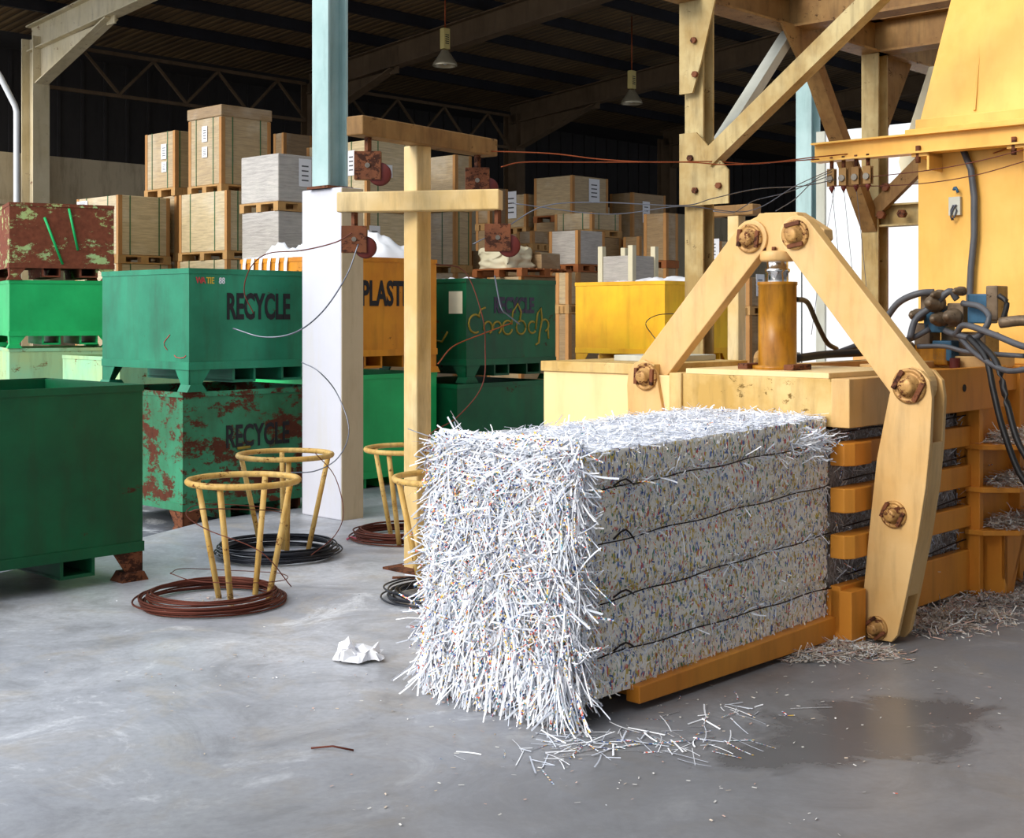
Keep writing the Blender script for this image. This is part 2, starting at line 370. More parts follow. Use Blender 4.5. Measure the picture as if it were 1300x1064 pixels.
def tag(o, label, cat, group=None, kind=None):
    o['label'] = label; o['category'] = cat
    if group: o['group'] = group
    if kind: o['kind'] = kind
    return o
def thing(name, label, cat, a, b, z=0, rot=0.0, group=None):
    o = bpy.data.objects.new(name, None); COL.objects.link(o)
    X, Y = xy(a, b); o.location = (X, Y, z); o.rotation_euler = (0, 0, TH+rot); o.empty_display_size = 0.1
    return tag(o, label, cat, group)
def place(o, a=0, b=0, z=0, rot=0.0):
    X, Y = xy(a, b); o.location = (X, Y, z); o.rotation_euler = (0, 0, TH+rot); return o
def dup(root):
    r = root.copy(); COL.objects.link(r)
    def rec(o, p):
        for ch in list(o.children):
            c = ch.copy(); COL.objects.link(c); c.parent = p; rec(ch, c)
    kids = list(root.children)
    for ch in kids:
        c = ch.copy(); COL.objects.link(c); c.parent = r
        for g in list(ch.children):
            d = g.copy(); COL.objects.link(d); d.parent = c
    return r
def text_mb(body, size, sx=1.0, bold=0.0, depth=0.004):
    cu = bpy.data.curves.new('t', 'FONT'); cu.body = body; cu.size = size; cu.offset = bold; cu.extrude = depth/2; cu.resolution_u = 3
    o = bpy.data.objects.new('t', cu); COL.objects.link(o); dg = bpy.context.evaluated_depsgraph_get(); dg.update()
    me = bpy.data.meshes.new_from_object(o.evaluated_get(dg))
    mb = MB(); mb.add([(v.co.x*sx, v.co.z, v.co.y) for v in me.vertices], [list(p.vertices) for p in me.polygons])
    bpy.data.objects.remove(o); bpy.data.meshes.remove(me); bpy.data.curves.remove(cu)
    return mb      # lies in the x-z plane, facing -y
def shift(mb, dx, dy, dz): mb.v = [(x+dx, y+dy, z+dz) for x, y, z in mb.v]; return mb
def strips(name, P, D, Ln, W, Nn, mats, parent=None, probs=(0.5, 0.25, 0.12, 0.13), curl=0.5, seg=3, grav=0.0):
    """thousands of curved paper strips as one mesh: P start, D direction, Nn surface normal"""
    n = len(P)
    D = D/np.linalg.norm(D, axis=1, keepdims=True)
    side = np.cross(D, Nn + rng.normal(0, 0.35, (n, 3))); side /= np.linalg.norm(side, axis=1, keepdims=True)+1e-9
    bend = rng.normal(0, 1, (n, 3)); bend *= (1-.85*np.abs(Nn)/np.maximum(1e-6, np.linalg.norm(Nn, axis=1, keepdims=True))); bend -= (bend*D).sum(1, keepdims=True)*D
    verts = np.zeros((n, (seg+1)*2, 3)); 
    for k in range(seg+1):
        t = k/seg
        c = P + D*(Ln*t)[:, None] + bend*((Ln*curl*0.35)*(t*t))[:, None]
        c[:, 2] -= grav*Ln*t*t
        verts[:, 2*k] = c - side*(W/2)[:, None]; verts[:, 2*k+1] = c + side*(W/2)[:, None]
    q = np.array([[2*k, 2*k+1, 2*k+3, 2*k+2] for k in range(seg)])
    faces = (q[None] + (np.arange(n)*(seg+1)*2)[:, None, None]).reshape(-1, 4)
    me = bpy.data.meshes.new(name)
    me.vertices.add(n*(seg+1)*2); me.vertices.foreach_set('co', verts.reshape(-1))
    nf = len(faces); me.loops.add(nf*4); me.loops.foreach_set('vertex_index', faces.reshape(-1).astype(np.int32))
    me.polygons.add(nf); me.polygons.foreach_set('loop_start', (np.arange(nf)*4).astype(np.int32))
    for mm in mats: me.materials.append(mm)
    mi = np.repeat(rng.choice(len(mats), n, p=probs), seg).astype(np.int32)
    me.polygons.foreach_set('material_index', mi); me.update(calc_edges=True); me.validate()
    o = bpy.data.objects.new(name, me); COL.objects.link(o); o.parent = parent
    return o
# ================================================================ SETTING
def struct(o): o['kind'] = 'structure'; return o
# floor: the pale slab in front, and the darker yard 8 cm lower behind the slab edge
e0 = Vector(xy(*onZ(180, 683))); e1 = Vector(xy(*onZ(383, 633)))
d = (e1-e0).normalized(); A0 = e0 - d*25; A1 = e0 + d*45; nrm = Vector((-d.y, d.x))      # nrm points away from camera
mb = MB(); LOW = -0.08
def V3(p, z): return (p.x, p.y, z)
B0, B1 = A0 - nrm*40, A1 - nrm*40; C0, C1 = A0 + nrm*60, A1 + nrm*60
nseg = 60; top = []; 
for i in range(nseg+1):
    t = i/nseg; p = A0.lerp(A1, t) + nrm*(0.04*noise.noise(Vector((i*1.7, 3, 0)))); top.append(p)
vs = []; fs = []
for i, p in enumerate(top):
    q = B0.lerp(B1, i/nseg); vs += [V3(q, 0), V3(p, 0), V3(p + nrm*0.01, LOW)]
fs = [(3*i, 3*i+3, 3*i+4, 3*i+1) for i in range(nseg)] + [(3*i+1, 3*i+4, 3*i+5, 3*i+2) for i in range(nseg)]
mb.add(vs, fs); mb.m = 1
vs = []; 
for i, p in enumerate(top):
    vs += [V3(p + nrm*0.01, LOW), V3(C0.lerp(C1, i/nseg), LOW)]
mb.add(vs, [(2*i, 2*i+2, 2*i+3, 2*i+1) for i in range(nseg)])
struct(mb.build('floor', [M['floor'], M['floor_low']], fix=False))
def lowY(py): return F*(H-LOW)/(py-HY)

# building: eave wall at b = BW_, roof rises towards the camera side, gable open on the left
C1X = abY(45, 23.0); BWALL = C1X[1]+0.35; AF = C1X[0]                # wall line, first frame
RS = 0.085                                                            # roof slope per metre towards the yard
A_START, A_END, B_EDGE = AF-2.6, AF+34, 7.6
def roofz(b): return 6.62 + RS*(BWALL-b)
root = bpy.data.objects.new('ceiling', None); COL.objects.link(root); root.rotation_euler = (0, 0, TH); struct(root)
mb = MB()
mb.add([(A_START, BWALL+1, roofz(BWALL+1)+.16), (A_END, BWALL+1, roofz(BWALL+1)+.16), (A_END, B_EDGE, roofz(B_EDGE)+.16), (A_START, B_EDGE, roofz(B_EDGE)+.16),
        (A_START, BWALL+1, roofz(BWALL+1)+.2), (A_END, BWALL+1, roofz(BWALL+1)+.2), (A_END, B_EDGE, roofz(B_EDGE)+.2), (A_START, B_EDGE, roofz(B_EDGE)+.2)],
       [(0,1,2,3),(7,6,5,4),(0,4,5,1),(1,5,6,2),(2,6,7,3),(3,7,4,0)])
mb.build('roof_sheet', M['roof'], root)
b_ = BWALL-1.0
while b_ > B_EDGE:
    MB().box((A_START, b_-.04, roofz(b_)-.04), (A_END, b_+.04, roofz(b_)+.16)).add([], []).build('purlin', M['purlin'], root)
    b_ -= 1.45
# portal frames
for k, lab in enumerate(['cream rust-flaked roof frame, column and haunch at the far left by the rusty bins',
                         'brown roof frame whose rafter rises behind the first hanging lamp',
                         'dark roof frame whose rafter rises behind the second hanging lamp',
                         'deepest dark roof frame at the far end of the shed',]):
    a0 = AF + 6.0*k
    t = thing('portal_frame', lab, 'steel frame', a0, BWALL-.35)
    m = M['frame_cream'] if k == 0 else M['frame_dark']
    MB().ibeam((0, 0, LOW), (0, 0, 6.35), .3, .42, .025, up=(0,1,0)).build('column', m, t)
    ra = MB(); ra.ibeam((0, .1, roofz(BWALL)-.28), (0, -(BWALL-.35-B_EDGE), roofz(B_EDGE)-.28), .24, .45, .025); ra.build('rafter', m, t)
    hb = MB(); zb = roofz(BWALL)-.5
    hb.prism([(-.2, zb+.05), (-.2, 5.55), (-2.5, zb+.18)], FX, -.012, .012)
    hb.bar((0, -.2, 5.55), (0, -2.5, zb+.2), .24, .025)
    hb.bar((0, -2.5, zb+.1), (0, -2.5, zb+.62), .24, .03, up=(1,0,0)); hb.build('haunch', m, t)
# lattice trusses along the eaves between frames
for k, lab in enumerate(['zigzag steel lattice truss between the cream frame and the next frame',
                         'zigzag steel lattice truss in the dark behind the tall white column']):
    a0 = AF + 6*k + .2; n = 8; L_ = 5.6
    t = thing('lattice_truss', lab, 'truss', a0, BWALL-.35)
    MB().bar((0,0,5.55),(L_,0,5.55),.06,.06).build('chord', M['frame_dark'], t)
    MB().bar((0,0,6.3),(L_,0,6.3),.06,.06).build('chord', M['frame_dark'], t)
    for i in range(n):
        x0, x1 = L_*i/n, L_*(i+1)/n
        p, q = ((x0,0,5.58),(x1,0,6.27)) if i % 2 == 0 else ((x0,0,6.27),(x1,0,5.58))
        MB().bar(p, q, .045, .045, up=(0,1,0)).build('web_bar', M['frame_dark'], t)
# walls
mb = MB(); mb.box((A_START, BWALL, LOW), (A_END, BWALL+.2, 4.4)); mb.box((A_START, BWALL-.04, 3.5), (A_END, BWALL, 3.58))
w = place(struct(mb.build('wall_left', M['wall'])))
for i in range(4):
    mb = MB(); x0 = AF - 1.0 + i*1.15
    for j in range(5): mb.bar((x0, BWALL-.03, 3.0+.09*j), (x0+.95, BWALL-.03, 3.0+.09*j), .03, .05)
    mb.box((x0-.04, BWALL-.06, 2.9), (x0, BWALL, 3.46)); mb.box((x0+.95, BWALL-.06, 2.9), (x0+.99, BWALL, 3.46))
    place(struct(mb.build('window_%d' % (i+1), M['wall'])))
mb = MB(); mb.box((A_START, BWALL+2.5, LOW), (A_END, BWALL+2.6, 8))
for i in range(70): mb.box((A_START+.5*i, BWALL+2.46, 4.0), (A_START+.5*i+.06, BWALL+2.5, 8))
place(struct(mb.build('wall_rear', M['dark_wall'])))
place(struct(MB().box((A_END, 3.0, LOW), (A_END+.1, BWALL+3, 10)).build('wall_right', M['dark_wall'])))
mb = MB(); mb.prism([(5.2, 0), (5.2, 0)], FX, 0, 0) if False else None
place(struct(mb.box((A_START+.2, BWALL+1, 6.7), (A_END, BWALL+2.5, 6.8)).build('trim_1', M['dark_wall'])))

# added canopy, out of view on the camera's right, put in to shade the floor
mb = MB()
for i in range(14): mb.box((-9+1.5*i, -8, 4.9+.0*i), (-9+1.5*i+1.5, 2.3, 4.95))
place(struct(MB().box((-9, -8, 4.9), (12, 1.1, 4.96)).build('ceiling', M['roof'])))
# ================================================================ COLUMNS
YC = 10.46
a, b = abY(433, YC-.05)
t = thing('concrete_column', 'square whitewashed concrete column with a pale blue steel column rising from its top', 'column', a, b)
s1 = onB(460, 500, b)[0]-a; s2 = onA(383, 500, a)[0]-b; ztop = zY(238, YC)
pier = MB().box((0, 0, 0), (s1, s2, ztop)).build('pier', M['white_wall'], t, .012)
# right flank of the pier in a beige tone
MB().box((0.004, -.006, 0.0), (s1+.004, 0.0, ztop-.004)).build('beige_flank', M['conc_col'], t, label='beige flank')
MB().ibeam((s1*.42, s2*.5, ztop), (s1*.42, s2*.5, 7.7), .2, .2, .02, up=(1,0,0)).build('steel_column', M['blue_steel'], t)
MB().box((s1*.42-.13, s2*.5-.13, ztop), (s1*.42+.13, s2*.5+.13, ztop+.02)).build('base_plate', M['rust'], t)
a, b = abY(1026, 15.4)
t = thing('steel_column', 'tall pale blue steel column in front of the white container, between the tower legs', 'column', a, b)
MB().ibeam((0, 0, LOW), (0, 0, 7.6), .2, .2, .02, up=(1,0,0)).build('shaft', M['blue_steel'], t)
MB().box((-.2, -.2, LOW), (.2, .2, LOW+.03)).build('base_plate', M['rust'], t)

# ================================================================ BINS
def bin_(label, a, b, z0, la=1.3, lb=1.29, h=.9, foot=.18, mat='teal', group=None, rot=0, footmat=None):
    t = thing('steel_bin', label, 'metal bin', a, b, z0, rot, group)
    m = M[mat]; th = .012; z1 = foot+h
    mb = MB()
    mb.box((0,0,foot),(la,th,z1)).box((0,lb-th,foot),(la,lb,z1)).box((0,th,foot),(th,lb-th,z1)).box((la-th,th,foot),(la,lb-th,z1)).box((th,th,foot),(la-th,lb-th,foot+.02))
    mb.build('body', m, t)
    r = MB(); q = .035
    r.box((-.006,-.006,z1-.035),(la+.006,0,z1+.006)).box((-.006,lb,z1-.035),(la+.006,lb+.006,z1+.006)).box((-.006,0,z1-.035),(0,lb,z1+.006)).box((la,0,z1-.035),(la+.006,lb,z1+.006))
    r.box((-.008,-.008,foot-.01),(la+.008,.0,foot+.05)).box((-.008,0,foot-.01),(0,lb,foot+.05))
    r.build('rim', m, t)
    for (x, sx) in ((0, 1), (la, -1)):
        for (y, sy) in ((0, 1), (lb, -1)):
            f = MB(); x0 = x
            f.prism([(x, foot), (x+sx*.2, foot), (x+sx*.11, .05), (x, .05)], FY, y, y+sy*.01)
            f.prism([(y, foot), (y+sy*.2, foot), (y+sy*.11, .05), (y, .05)], FX, x, x+sx*.01)
            f.prism([(x-sx*.03, 0), (x, .055), (x+sx*.11, .055), (x+sx*.15, 0)], FY, y-sy*.02, y+sy*.12)
            f.build('foot', M[footmat] if footmat else m, t)
    for fy in (.42, .78):
        f = MB(); x = la*fy-.14; f.box((x, .02, foot-.11), (x+.02, lb-.02, foot)).box((x+.2, .02, foot-.11), (x+.22, lb-.02, foot)).box((x, .02, foot-.12), (x+.22, lb-.02, foot-.1))
        f.build('fork_pocket', m, t)
    return t
def fitpx(t, a, b, px0, px1, py0, py1):
    x0, z1 = onB(px0, py0, b); x1, _ = onB(px1, py0, b); _, z0 = onB((px0+px1)/2, py1, b); _, z1 = onB((px0+px1)/2, py0, b)
    zz = t.location.z; return (x0-a, x1-a, z0-zz, z1-zz)
def letter(t, body, x, z, size, sx, mat, bold=.01, name='lettering', y=-.003, fit=None):
    mb = text_mb(body, size, sx, bold, .004)
    if fit:
        ux = [p[0] for p in mb.v]; uz = [p[2] for p in mb.v]; x0_, x1_, z0_, z1_ = fit
        mb.v = [(x0_+(p[0]-min(ux))/(max(ux)-min(ux))*(x1_-x0_), p[1]+y, z0_+(p[2]-min(uz))/(max(uz)-min(uz))*(z1_-z0_)) for p in mb.v]
    else: shift(mb, x, y, z)
    return mb.build(name, mat, t, fix=False)
def strokes(t, name, paths, r, mat, face='y', off=-.003):
    mb = MB()
    for p in paths:
        mb.tube([(x, off, z) if face == 'y' else (off, x, z) for x, z in p], r, 6)
    o = mb.build(name, mat, t); return o
# near left bin
Yc = 8.1; ar, br = abY(181, Yc); la = 1.75
t = bin_('large dark green steel bin cut by the left picture edge, nearest of the bins', ar-la, br, 0, la, 1.2, .99, .185, 'green_dark', footmat='rust')
# double stack
Yc = 10.27; a, b = abY(232, Yc)
t = bin_('rust-streaked green bin stencilled RECYCLE, standing on the ground below another', a, b, LOW, 1.36, 1.27, .9, .18, 'teal_rusty', footmat='rust')
letter(t, 'RECYCLE', .56, .57, .3, .78, M['ink'], .006, fit=fitpx(t, a, b, 287, 367, 537, 566))
strokes(t, 'paint_mark', [[(.5, .62), (.62, .625)], [(.5, .56), (.6, .565)]], .012, M['ink_ochre'])
zt = LOW+.18+.9+.006; a2, b2 = abY(240, 10.3)
t = bin_('teal green bin stencilled RECYCLE, stacked on top of the rust-streaked one', a2, b2, zt, 1.32, 1.29, .77, .18, 'teal')
letter(t, 'RECYCLE', .40, .54, .27, .86, M['ink'], .008, fit=fitpx(t, a2, b2, 288, 368, 372, 406))
for body, x, mt in (('W', .04, 'ink_red'), ('A', .09, 'ink_red'), ('T', .135, 'ink_yellow'), ('IE', .165, 'ink_yellow'), ('88', .25, 'paper')):
    letter(t, body, x+.02, .84, .07, .8, M[mt], .001, 'chalk_lettering')
strokes(t, 'scribble', [[(.3+.05*math.sin(k*1.0), .32+.03*k) for k in range(5)], [(.12+.08*math.cos(k*.8), .28-.02*math.sin(k*.8)) for k in range(5)]], .003, M['ink_red'], 'x')
# PLASTIC bin
a, b = abY(420, 12.0)
zt = zY(325, 12.0)
t = bin_('orange bin stencilled PLASTIC, seen between the white column and the pulley post', a, b, zt-.9-.18-.0, 1.3, 1.37, .9, .18, 'bin_orange')
letter(t, 'PLASTIC', .33, .62, .36, .62, M['ink'], .012, fit=fitpx(t, a, b, 459, 528, 356, 389))
PB = (a, b, zt)
t = bin_('plain green bin on the ground directly under the orange PLASTIC bin', a+.02, b+.02, LOW, 1.3, 1.33, zt-1.08-.006-LOW-.18, .18, 'green_bright')
# green bins right of post
a, b = abY(592, 13.08); zt = zY(354, 13.08)
t = bin_('dark green bin with ochre brushed script, stacked right of the pulley post', a, b, zt-.84-.18, 1.31, 1.29, .84, .18, 'green_dark')
GB = (a, b, zt)
zz = .18
letter(t, 'RECYCLE', .58, zz+.55, .2, .75, M['ink_faded'], .008, 'faded_lettering', fit=fitpx(t, a, b, 627, 678, 377, 398))
def arc(cx, cz, r, a0, a1, n=12, sx=1): return [(cx+sx*r*math.cos(a0+(a1-a0)*i/n), cz+r*math.sin(a0+(a1-a0)*i/n)) for i in range(n+1)]
P_ = []
P_.append(arc(.12, .46, .09, .8, 5.2)); P_.append([(.17, .54), (.2, .6), (.26, .62)])
P_.append(arc(.30, .42, .06, -1.2, 3.6)); P_.append(arc(.43, .42, .06, 3.6, -1.2)); 
P_.append(arc(.58, .42, .07, .5, 6.0)); P_.append([(.64, .45), (.66, .58), (.73, .66), (.78, .58), (.76, .48)])
P_.append(arc(.78, .42, .07, 0, 6.2)); P_.append(arc(.95, .42, .06, 1.0, 5.6)); P_.append([(1.0, .4), (1.03, .56), (1.08, .62), (1.1, .5), (1.06, .36), (1.05, .26), (1.0, .24)])
P_.append(arc(1.14, .44, .06, -1.4, 2.8)); P_.append([(1.19, .4), (1.2, .3)])
strokes(t, 'brushed_script', [[(x, z+.12) for x, z in p] for p in P_], .011, M['ink_ochre'])
strokes(t, 'brushed_mark', [[(y, z) for y, z in arc(.95, .62, .1, .3, 5.4)], [(y, z) for y, z in arc(.68, .62, .08, 2.8, -1.5)], [(.62, .55), (.5, .42), (.34, .4), (.26, .5)]], .011, M['ink_ochre'], 'x')
MB().box((-.006, .05, .68), (-.002, .24, .9)).build('notice_sheet', M['bag_cream'], t)
hgt = zt-1.02-.006-LOW-.18
t = bin_('green bin on the ground beneath the script-marked one, top rim rusted', abY(567, 12.75)[0]+.14, abY(567, 12.75)[1], LOW, 1.31, 1.29, hgt, .18, 'green_dark')
# left stack, turned a little
a, b = abY(12, 16.4); R_ = -math.radians(19); zs = [zY(257,16.4), zY(356,16.4), zY(443,16.4)]
f = .16
rb_ = bin_('rust-red steel bin with pale green paint remnants, top of the left stack', a, b, zs[1]+.006, 1.25, 1.25, zs[0]-zs[1]-f-.006, f, 'red_rust', rot=R_)
strokes(rb_, 'paint_slash', [[((50-12)/116*1.25, .78), ((70-12)/116*1.25, .2)], [((77-12)/116*1.25, .9), ((87-12)/116*1.25, .38)]], .016, M['green_bright'])
bin_('bright green steel bin, middle of the left stack', a, b, zs[2]+.006, 1.25, 1.25, zs[1]-zs[2]-f-.006, f, 'green_bright', rot=R_)
bin_('pale green and yellow flaking bin under the bright green one', a, b, LOW, 1.25, 1.25, zs[2]-LOW-f, f, 'green_pale', rot=R_)
# strap-like paint brush marks on the red bin are rails of green paint
# pale bin behind the double stack
a, b = abY(152, 14.6); z_ = zY(452, 14.6)
bin_('pale green bin glimpsed in the gap below the raised teal bin', a, b, LOW, 1.25, 1.25, z_-LOW-.2, .18, 'green_pale')
a, b = abY(322, 13.2); z_ = zY(478, 13.2)
# yellow bin pair
a, b = abY(844, 14.7); zt = zY(357, 14.7); YB = (a, b, zt)
t = bin_('bright yellow steel bin filled with white paper, left of the tower leg', a, b, zt-.8-.18, 1.3, 1.29, .8, .18, 'bin_yellow')
bin_('yellow bin on the ground under the paper-filled yellow one', a, b, LOW, 1.3, 1.29, zt-.98-.006-LOW-.18, .18, 'bin_yellow')

# contents: paper and film
def heap(name, a, b, z, la, lb, h, mat, label, cat, seed=0, rough=.1, group=None):
    n = 34; vs = []; 
    for i in range(n+1):
        for j in range(n+1):
            u, v = i/n, j/n; e = min(u, v, 1-u, 1-v)*2
            k = max(0, 1-(max(abs(u-.5), abs(v-.5))*2)**2.5)
            p = Vector((u*4+seed, v*4, seed))
            nz = noise.noise(p)*rough + noise.noise(p*2.3)*rough*.5 + abs(noise.noise(p*4.5))*rough*.3
            vs.append((u*la+noise.noise(p*1.7)*.05*k, v*lb+noise.noise(p*1.9+Vector((5,5,5)))*.05*k, h*k*(.7+.3*math.sin(u*5+seed)) + nz*k*1.4))
    fs = [(i*(n+1)+j, (i+1)*(n+1)+j, (i+1)*(n+1)+j+1, i*(n+1)+j+1) for i in range(n) for j in range(n)]
    mb = MB(); mb.add(vs, fs, True); o = mb.build(name, mat, fix=False); place(o, a, b, z); tag(o, label, cat, group)
    return o
heap('plastic_film_heap', PB[0]+.03, PB[1]+.03, PB[2]-.03, 1.24, 1.3, .38, M['bag'], 'crumpled white plastic film heaped on the orange PLASTIC bin', 'plastic film', 3, .16)
for i, x in enumerate((.1, .3, .55, .7, .2, .4)):
    y = 1.3-.0; 
    mb = MB(); w = .045
    yy = 1.28-i*.13
    pts = [(.06, .03), (-.012, .012), (-.02, -.05), (-.018, -.12-.03*(i % 3))]
    mb.add([(px_, yy+s*w/2+.006*k, pz_) for k, (px_, pz_) in enumerate(pts) for s in (-1, 1)], [(2*k, 2*k+1, 2*k+3, 2*k+2) for k in range(3)])
    o = mb.build('film_ribbon', M['bag'], fix=False); so = o.modifiers.new('th', 'SOLIDIFY'); so.thickness = .003
    place(o, PB[0], PB[1], PB[2]); tag(o, 'thin white film ribbon hanging over the yellow flank of the PLASTIC bin', 'film strip', 'film ribbons over the bin edge')
heap('paper_heap', YB[0]+.03, YB[1]+.03, YB[2]-.03, 1.24, 1.23, .1, M['paper'], 'low heap of white paper filling the yellow bin', 'waste paper', 9, .06)
heap('paper_heap', GB[0]+.03, GB[1]+.03, GB[2]-.03, 1.24, 1.23, .05, M['paper'], 'torn white paper showing over the rim of the script-marked green bin', 'waste paper', 14, .06)
# ================================================================ CARTONS ON PALLETS
def carton(label, xl, xc, xr, yt, yb, Y, mat='carton', straps=1, corners=True, sheet=None, cap=False, group=None, z0=None, ztop=None, pal='wood', dark=False, ph=.12):
    a, b = abY(xc, Y)
    lb = onA(xl, 400, a)[0]-b; la = onB(xr, 400, b)[0]-a
    z1 = zY(yt, Y) if ztop is None else ztop; z0 = zY(yb, Y) if z0 is None else z0
    t = thing('palletised_carton', label, 'carton', a, b, z0, 0, group)
    h = z1-z0
    nx = MB(); e = .015
    for y in (0, lb/2-.05, lb-.1): nx.box((0, y, 0), (la, y+.1, .02))
    for y in (0, lb/2-.05, lb-.1):
        for x in (0, la/2-.06, la-.12): nx.box((x, y, .02), (x+.12, y+.1, ph-.025))
    nx.box((0, 0, ph-.025), (la, lb, ph-.002)); nx.build('pallet', M[pal], t)
    bx = MB().box((e, e, ph), (la-e, lb-e, h-(.14 if cap else 0)))
    bx.build('box', M[mat], t, .012)
    if cap: MB().box((e-.02, e-.02, h-.16), (la-e+.02, lb-e+.02, h)).build('lid', M['carton_brown'], t, .012)
    if corners:
        for x in (0, la):
            for y in (0, lb):
                sx, sy = (1 if x == 0 else -1), (1 if y == 0 else -1); c = MB()
                ex, ey = x+sx*(e-.006), y+sy*(e-.006)
                c.box((min(ex, ex+sx*.06), min(ey, ey+sy*.006), ph), (max(ex, ex+sx*.06), max(ey, ey+sy*.006), h-(.17 if cap else 0)))
                c.box((min(ex, ex+sx*.006), min(ey, ey+sy*.06), ph), (max(ex, ex+sx*.006), max(ey, ey+sy*.06), h-(.17 if cap else 0)))
                c.build('corner_board', M['corner'], t)
    if straps:
        for k in range(2):
            y = lb*(.25+.5*k); s = MB()
            s.box((e-.006, y, ph-.02), (e-.002, y+.016, h-.16 if cap else h)); s.box((e-.006, y, h+.001), (la-e, y+.016, h+.005)) if not cap else None
            s.build('strap', M['strap'], t)
            x = la*(.22+.55*k); s = MB(); s.box((x, e-.006, ph-.02), (x+.016, e-.002, h-.16 if cap else h)); s.build('strap', M['strap'], t)
    if sheet:
        for (face, u, v, w, hh) in sheet:
            s = MB()
            if face == 'l': s.box((e-.012, lb*u, h*v), (e-.008, lb*u+w, h*v+hh))
            else: s.box((la*u, e-.012, h*v), (la*u+w, e-.008, h*v+hh))
            sh = s.build('label_sheet', M['paper'], t)
            for q in range(4):
                zz = h*v+hh*(.2+.17*q)
                s = MB()
                if face == 'l': s.box((e-.0135, lb*u+w*.2, zz), (e-.0122, lb*u+w*.75, zz+hh*.05))
                else: s.box((la*u+w*.2, e-.0135, zz), (la*u+w*.75, e-.0122, zz+hh*.05))
                s.build('print_line', M['hose'], sh)
    return z0
def fill(xl, xc, xr, Y, z0, label, mat='carton', floor=LOW):
    """the cartons below, down to the ground"""
    hh = z0-floor
    if hh < .25: return
    k = max(1, round(hh/1.05))
    for i in range(k):
        carton(label, xl, xc, xr, 0, 0, Y, mat, 0, True, z0=floor+hh*i/k, ztop=floor+hh*(i+1)/k, group='lower rows: '+label)
# tall pair at the left
zB = zY(242, 18.4)
carton('tallest lidded carton on the very top of the stack, two paper labels', 238, 281, 345, 132, 0, 18.6, 'carton', 1, True, [('l', .42, .42+.18, .13, .22), ('l', .42, .42, .13, .15)], True, z0=zB)
z0 = carton('strapped carton directly under the tallest lidded one', 226, 288, 350, 0, 329, 18.3, 'carton_pale', 1, ztop=zB)
z1_ = z0
z0 = carton('pale carton low in the stack just above the teal bin rim', 224, 288, 350, 0, 0, 18.3, 'carton_pale', 1, True, [('l', .3, .55, .14, .18)], ztop=z1_, z0=z1_-1.0)
fill(224, 288, 350, 18.3, z0, 'kraft carton standing low behind the teal bin')
zC = zY(248, 19.4)
carton('narrow upright carton with two paper labels, left neighbour of the tallest one', 183, 222, 250, 165, 0, 19.4, 'carton', 1, True, [('l', .28, .58, .14, .22), ('l', .28, .38, .13, .15)], z0=zC)
z0 = carton('carton supporting the narrow upright one', 178, 224, 262, 0, 0, 19.4, 'carton', 0, ztop=zC, z0=zC-.95)
fill(178, 224, 262, 19.4, z0, 'kraft carton hidden under the narrow upright one')
z0 = carton('wide pale carton on a pallet between the rusty red bin and the stack', 96, 150, 217, 247, 334, 18.7, 'carton_pale', 1, True, [('l', .72, .9, .3, .06)])
z2_ = z0
z0 = carton('pale carton below the wide one, top edge just above the teal bin', 94, 150, 219, 0, 0, 18.7, 'carton_pale', 1, ztop=z2_, z0=z2_-.9)
fill(94, 150, 219, 18.7, z0, 'kraft carton low behind the left bins')
zG = zY(267, 17.0)
z0 = carton('grey film-wrapped carton with a white sheet on its right face, left of the white column', 304, 353, 412, 194, 0, 17.0, 'carton_grey', 0, False, [('r', .45, .45, .2, .36)], z0=zG)
z0 = carton('grey film-wrapped carton under the other grey one', 305, 353, 412, 0, 0, 17.0, 'carton_grey', 0, False, ztop=zG, z0=zG-.9)
fill(305, 353, 412, 17.0, z0, 'grey wrapped carton low behind the orange bin')
z0 = carton('dark carton in shade peeking out right of the tallest one', 346, 360, 398, 168, 262, 22.5, 'carton_brown', 0)
fill(346, 360, 398, 22.5, z0, 'brown carton in deep shade behind the grey wrapped ones')
# behind the pulley post
z0 = carton('pale strapped carton with a two-part label, high behind the top pulley', 388, 466, 528, 177, 268, 18.9, 'carton_pale', 1, True, [('l', .2, .52, .16, .36), ('r', .3, .5, .2, .18)])
z3_ = z0
z0 = carton('pale carton with a label behind the lower pulley', 388, 466, 528, 0, 0, 18.9, 'carton_pale', 1, True, [('r', .05, .5, .2, .3)], ztop=z3_, z0=z3_-1.0)
fill(388, 466, 528, 18.9, z0, 'pale carton low behind the white column')
zD = zY(268, 20.6)
carton('brown carton with blue marks, upper one just right of the pulley post', 512, 578, 600, 196, 0, 20.6, 'carton', 0, True, z0=zD)
z0 = carton('brown carton right of the pulley post below the blue-marked one', 512, 578, 600, 0, 346, 20.6, 'carton', 1, True, ztop=zD)
fill(512, 578, 600, 20.6, z0, 'brown carton low behind the script-marked green bin')
# middle distance
def back(label, xl, xc, xr, yt, yb, Y, mat='carton_brown', **k):
    st = k.pop('straps', 0); z0 = carton(label, xl, xc, xr, yt, yb, Y, mat, st, True, **k)
    fill(xl, xc, xr, Y, z0, 'brown carton in the rows below the '+' '.join(label.replace(',', '').split()[:9]), 'carton_brown')
back('large wrapped carton highest of the middle group, grey sheet on its right face', 677, 727, 773, 222, 280, 24, 'carton', sheet=[('r', .45, .45, .3, .42)], pal='wood_dark')
back('tall wrapped carton right of the highest middle one', 773, 803, 846, 244, 312, 25, 'carton_brown', sheet=[('r', .3, .45, .22, .4)], pal='wood_dark')
back('small crate with two green straps in front of the highest middle carton', 703, 752, 790, 269, 300, 22.3, 'carton', straps=1)
back('clear-wrapped bulging carton with yellow dots, above the orange pallet', 696, 734, 769, 292, 345, 20.4, 'carton_grey', pal='wood_dark')
back('upright film-covered carton with orange edges beside the steel tower leg', 816, 846, 862, 270, 340, 21, 'carton_brown', pal='wood_dark')
